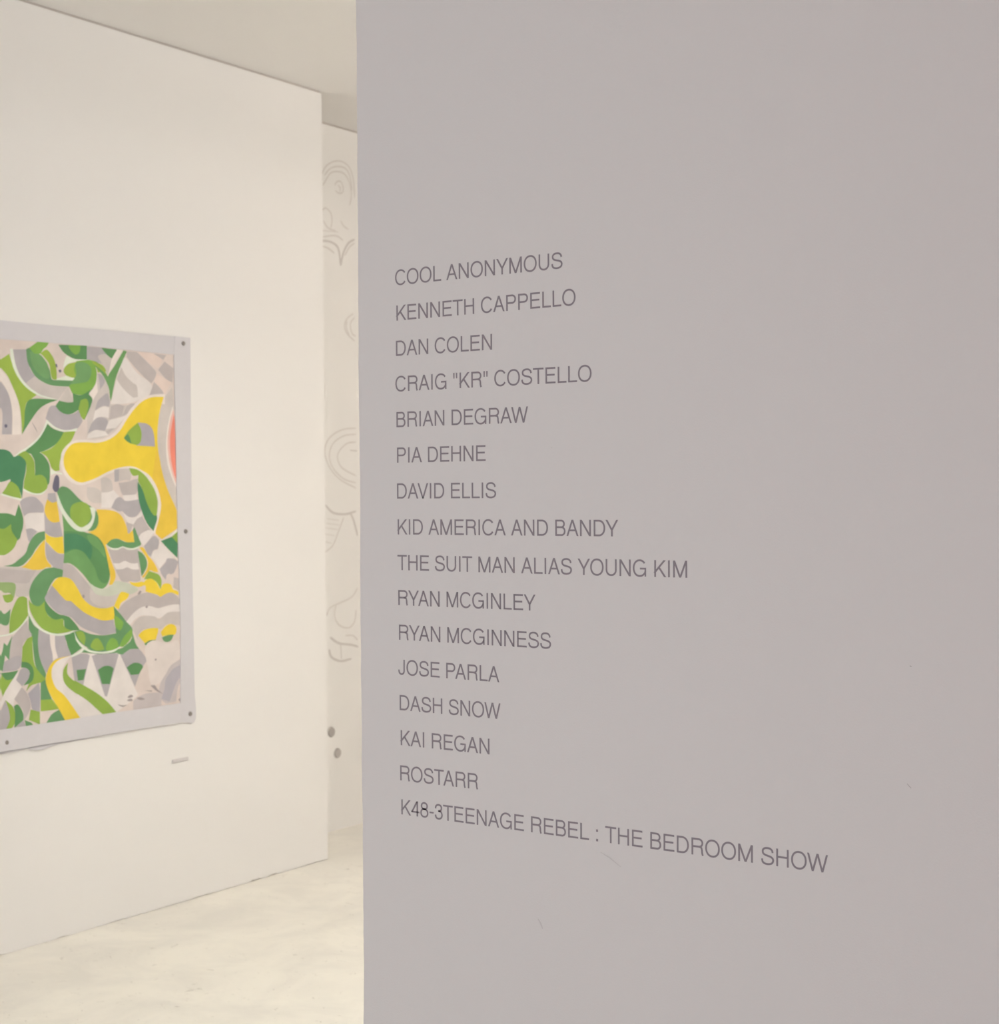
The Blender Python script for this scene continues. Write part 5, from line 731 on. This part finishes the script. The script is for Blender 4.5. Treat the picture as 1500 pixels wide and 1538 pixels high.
ca = me.color_attributes.new('paint', 'FLOAT_COLOR', 'CORNER')
for p, c in zip(me.polygons, cols):
    for li in p.loop_indices: ca.data[li].color = c
me.materials.append(M_paint)
pat = bpy.data.objects.new('painted_pattern', me); C.objects.link(pat); pat.parent = art
D_P = d + 0.0004
# border strips: top, bottom, the right one over both
top_o = S['top'] + [S['itop'][-1]] + S['itop'][::-1][1:]
top_o = [p for p in S['top']] + [(8930, 21536), (8930, 20841)] + S['itop'][::-1][1:]
def both(outer, inner):
    o = [p for p in outer]; i = [p for p in inner]
    return mirror(o)[:-1] + o + i[::-1] + [flip(u, v) for u, v in i][1:]
slab('border_strip', both(S['top'], S['itop']), D_S, D_P + 0.0012, M_tape, art)
slab('border_strip', both(S['bot'], S['ibot']), D_S, D_P + 0.0012, M_tape, art, 0.006)
right_o = S['iright'][:1] + S['right'] + S['iright'][::-1][:-1]
slab('border_strip', right_o, D_S, D_P + 0.0020, M_tape, art)
slab('border_strip', mirror(right_o), D_S, D_P + 0.0020, M_tape, art)
# pins
bm = bmesh.new()
bmesh.ops.create_cone(bm, cap_ends=True, segments=14, radius1=0.0090, radius2=0.0068, depth=0.004, matrix=Matrix.Rotation(math.pi/2, 4, 'Y'))
bmesh.ops.create_cone(bm, cap_ends=True, segments=8, radius1=0.003, radius2=0.003, depth=0.006, matrix=Matrix.Translation((-0.003, 0, 0)) @ Matrix.Rotation(math.pi/2, 4, 'Y'))
nail_me = bpy.data.meshes.new('nail'); bm.to_mesh(nail_me); bm.free(); nail_me.materials.append(M_nail)
for (u, v) in S['nails'] + [flip(u, v) for u, v in S['nails'][:3]]:
    o = bpy.data.objects.new('nail', nail_me); C.objects.link(o); o.parent = art
    o.location = art_pt(u, v, D_P + 0.004)

# caption card under the painting, tilted a little off the wall
lab = [wall_pt(u, v, 0) for u, v in S['lab']]
bm = bmesh.new()
box(bm, -0.0015, -0.041, -0.0055, 0.0045, 0.041, 0.0055)
bmesh.ops.bevel(bm, geom=bm.edges[:], offset=0.0008, segments=1, affect='EDGES')
o = link_mesh('caption_card', bm, M_card)
cy = sum(p[1] for p in lab) / 4; cz = sum(p[2] for p in lab) / 4
o.location = (XA + 0.0016, cy, cz)
tag(o, 'small pale caption strip on the wall under the right corner of the painting', 'label')

# ------------------------------------------------------------------ the set-back wall: pale line drawing and two grey discs
MURAL = [
(1,[4173,30142,4221,30221,4279,30323,4351,30431,4442,30529,4554,30619,4687,30706,4830,30785,4977,30848,5130,30896,5291,30933,5453,30953,5607,30953,5755,30932,5900,30892,6035,30832,6150,30751,6240,30645,6313,30517,6370,30370,6418,30208,6453,30011,6474,29784,6488,29567,6500,29398]),
(1,[4348,30113,4418,30185,4506,30279,4604,30376,4706,30457,4841,30537,4987,30599,5153,30646,5304,30675,5474,30698,5641,30707,5784,30691,5898,30651,5993,30590,6074,30507,6145,30399,6205,30246,6252,30056,6289,29868,6320,29723]),
(1,[4220,29634,4274,29703,4346,29792,4434,29896,4509,29993,4593,30105,4687,30213,4792,30299,4961,30373,5150,30418,5330,30443,5490,30454,5640,30443,5781,30399,5883,30338,5981,30256,6070,30158,6141,30047,6194,29919,6232,29772,6255,29621,6262,29480,6244,29344,6205,29209,6161,29088,6128,28992]),
(1,[5053,29762,5101,29825,5162,29903,5234,29964,5370,30014,5505,30006,5581,29941,5646,29841,5682,29743,5677,29652,5643,29562,5588,29496,5460,29455,5318,29455,5198,29493,5104,29539]),
(1,[5286,29798,5381,29777,5465,29733,5467,29670,5445,29592,5426,29530]),
(1,[4153,28479,4224,28534,4316,28601,4418,28631,4538,28601,4669,28534,4769,28450,4824,28351,4849,28235,4854,28116,4834,27989,4794,27859,4761,27757]),
(1,[4235,28032,4300,27966,4382,27880,4478,27796,4583,27734,4761,27699,4959,27692,5116,27689]),
(1,[5482,28202,5525,28140,5583,28062,5660,27993,5776,27941,5913,27899,6022,27866]),
(1,[4141,27561,5295,27654]),
(1,[4138,27274,4342,27318,4608,27378,4883,27432,5113,27457,5288,27438,5434,27390,5554,27334,5652,27293]),
(2,[4083,27095,4220,27106,4396,27123,4584,27132,4753,27122,4904,27097,5050,27062,5181,27000,5286,26899,5357,26728,5401,26503,5430,26278,5456,26106]),
(1,[4080,26866,4220,26855,4399,26840,4572,26812,4693,26773,4815,26723,4926,26673,5014,26634]),
(2,[5456,26106,5490,26229,5531,26387,5581,26555,5644,26709,5722,26850,5812,26988,5911,27115,6014,27222,6173,27326,6342,27400,6476,27455]),
(1,[5734,26603,5808,26700,5902,26825,6005,26952,6104,27057,6237,27154,6369,27225,6474,27279]),
(1,[6341,23974,6241,23921,6113,23854,5983,23779,5879,23699,5784,23583,5718,23456,5693,23333,5712,23218,5771,23106,5871,22997,5990,22913,6144,22827,6298,22749,6417,22687]),
(1,[6431,23805,6325,23720,6195,23610,6114,23485,6111,23371,6139,23241,6185,23118,6237,23026,6324,22964,6429,22943,6512,22929]),
(1,[5878,23582,5851,23502,5819,23399,5820,23285,5861,23188,5928,23078,5998,22975,6052,22894]),
(1,[6471,18613,6265,18600,6002,18585,5723,18559,5464,18512,5223,18441,4984,18352,4764,18248,4583,18134,4440,18008,4326,17868,4247,17718,4209,17562,4216,17395,4264,17216,4347,17035,4459,16862,4602,16694,4777,16529,4982,16372,5215,16230,5506,16102,5847,15985,6178,15884,6436,15802]),
(1,[6468,18325,6284,18312,6050,18299,5801,18275,5571,18230,5357,18160,5144,18072,4952,17970,4797,17856,4683,17727,4600,17583,4548,17432,4529,17286,4544,17143,4592,17000,4672,16859,4783,16724,4935,16589,5124,16454,5334,16331,5546,16231,5774,16160,6023,16112,6256,16077,6440,16047]),
(1,[6463,17965,6325,17954,6148,17943,5960,17921,5789,17878,5631,17805,5475,17711,5336,17608,5231,17510,5144,17393,5106,17276,5117,17153,5151,17050,5210,16941,5303,16832,5442,16730,5660,16631,5942,16535,6225,16448,6444,16378]),
(2,[6008,17567,6526,17548]),
(2,[4221,15030,4320,14952,4444,14849,4591,14747,4758,14671,4955,14625,5181,14598,5415,14587,5637,14587,5853,14607,6070,14646,6267,14688,6423,14720]),
(2,[5972,14654,6034,14580,6114,14484,6193,14363,6251,14247,6310,14109,6365,13972,6412,13855,6460,13734,6495,13638,6522,13564]),
(1,[4320,14395,5191,14309]),
(1,[4275,14185,5188,14096]),
(1,[4229,13974,5076,13885]),
(1,[4204,13693,4853,13606]),
(1,[4200,13341,4631,13258]),
(1,[4150,12850,4271,12909,4427,12980,4592,13070,4739,13184,4863,13336,4978,13519,5085,13709,5186,13882,5284,14042,5376,14197,5459,14336,5524,14446]),
(1,[6491,11109,6410,11023,6311,10912,6188,10798,6035,10701,5837,10629,5601,10570,5359,10518,5143,10468,4952,10424,4773,10388,4614,10349,4486,10295,4397,10217,4339,10122,4299,10028,4265,9957]),
(1,[4923,10410,4890,10311,4843,10184,4808,10048,4808,9920,4850,9799,4921,9678,5016,9565,5131,9472,5277,9395,5454,9332,5635,9291,5794,9281,5930,9306,6054,9361,6161,9440,6246,9536,6301,9666,6332,9826,6350,9984,6366,10105]),
(2,[4469,8953,4594,8882,4751,8789,4930,8694,5120,8618,5334,8568,5573,8534,5807,8505,6008,8474,6215,8423,6378,8372,6502,8332]),
(1,[5567,8940,5732,8935,5941,8927,6125,8897,6262,8824,6375,8730,6461,8654]),
(2,[4419,8392,4442,8284,4476,8148,4566,8026,4691,7950,4853,7879,5036,7820,5220,7783,5418,7774,5635,7789,5839,7812,6000,7827]),
(1,[5230,8538,5288,7891])
]
draw = thing('wall_drawing', 'faint curling pencil drawing on the set-back wall beside the partition edge', 'drawing', (XB, 5.2, 0.0))
def far_ribbon(bm, pts, w, d):
    L, R = [], []
    for i, p in enumerate(pts):
        a = pts[max(0, i - 1)]; b = pts[min(len(pts) - 1, i + 1)]
        du, dv = b[0] - a[0], b[1] - a[1]; l = math.hypot(du, dv) or 1
        k = w / 2 * (1 if 0 < i < len(pts) - 1 else 0.5)
        L.append((p[0] - dv / l * k, p[1] + du / l * k)); R.append((p[0] + dv / l * k, p[1] - du / l * k))
    top = [[bm.verts.new((d, q[0], q[1])) for q in Z] for Z in (L, R)]
    bot = [[bm.verts.new((0.0, q[0], q[1])) for q in Z] for Z in (L, R)]
    for i in range(len(pts) - 1):
        bm.faces.new((top[0][i], top[0][i+1], top[1][i+1], top[1][i]))
        bm.faces.new((top[0][i], bot[0][i], bot[0][i+1], top[0][i+1]))
        bm.faces.new((top[1][i+1], bot[1][i+1], bot[1][i], top[1][i]))
for k, (w, flat) in enumerate(MURAL):
    pts = [(flat[i] / 1e4, flat[i+1] / 1e4) for i in range(0, len(flat), 2)]
    bm = bmesh.new(); far_ribbon(bm, pts, 0.0075 if w == 1 else 0.011, 0.0003 + 0.00002 * k)
    link_mesh('drawn_line', bm, M_pencil if w == 1 else M_pencil2, draw)
DISCS = [(4505, 4576), (4928, 3550)]
for k, (u, v) in enumerate(DISCS):
    bm = bmesh.new()
    bmesh.ops.create_cone(bm, cap_ends=True, segments=28, radius1=0.0235, radius2=0.0205, depth=0.006, matrix=Matrix.Rotation(math.pi/2, 4, 'Y'))
    o = link_mesh('wall_disc', bm, M_disc)
    o.location = (XB + 0.0031, 5.2 + u / 1e4, v / 1e4)
    tag(o, ('upper of two small grey discs low on the set-back wall', 'lower of two small grey discs low on the set-back wall')[k], 'disc', 'grey discs on the set-back wall')
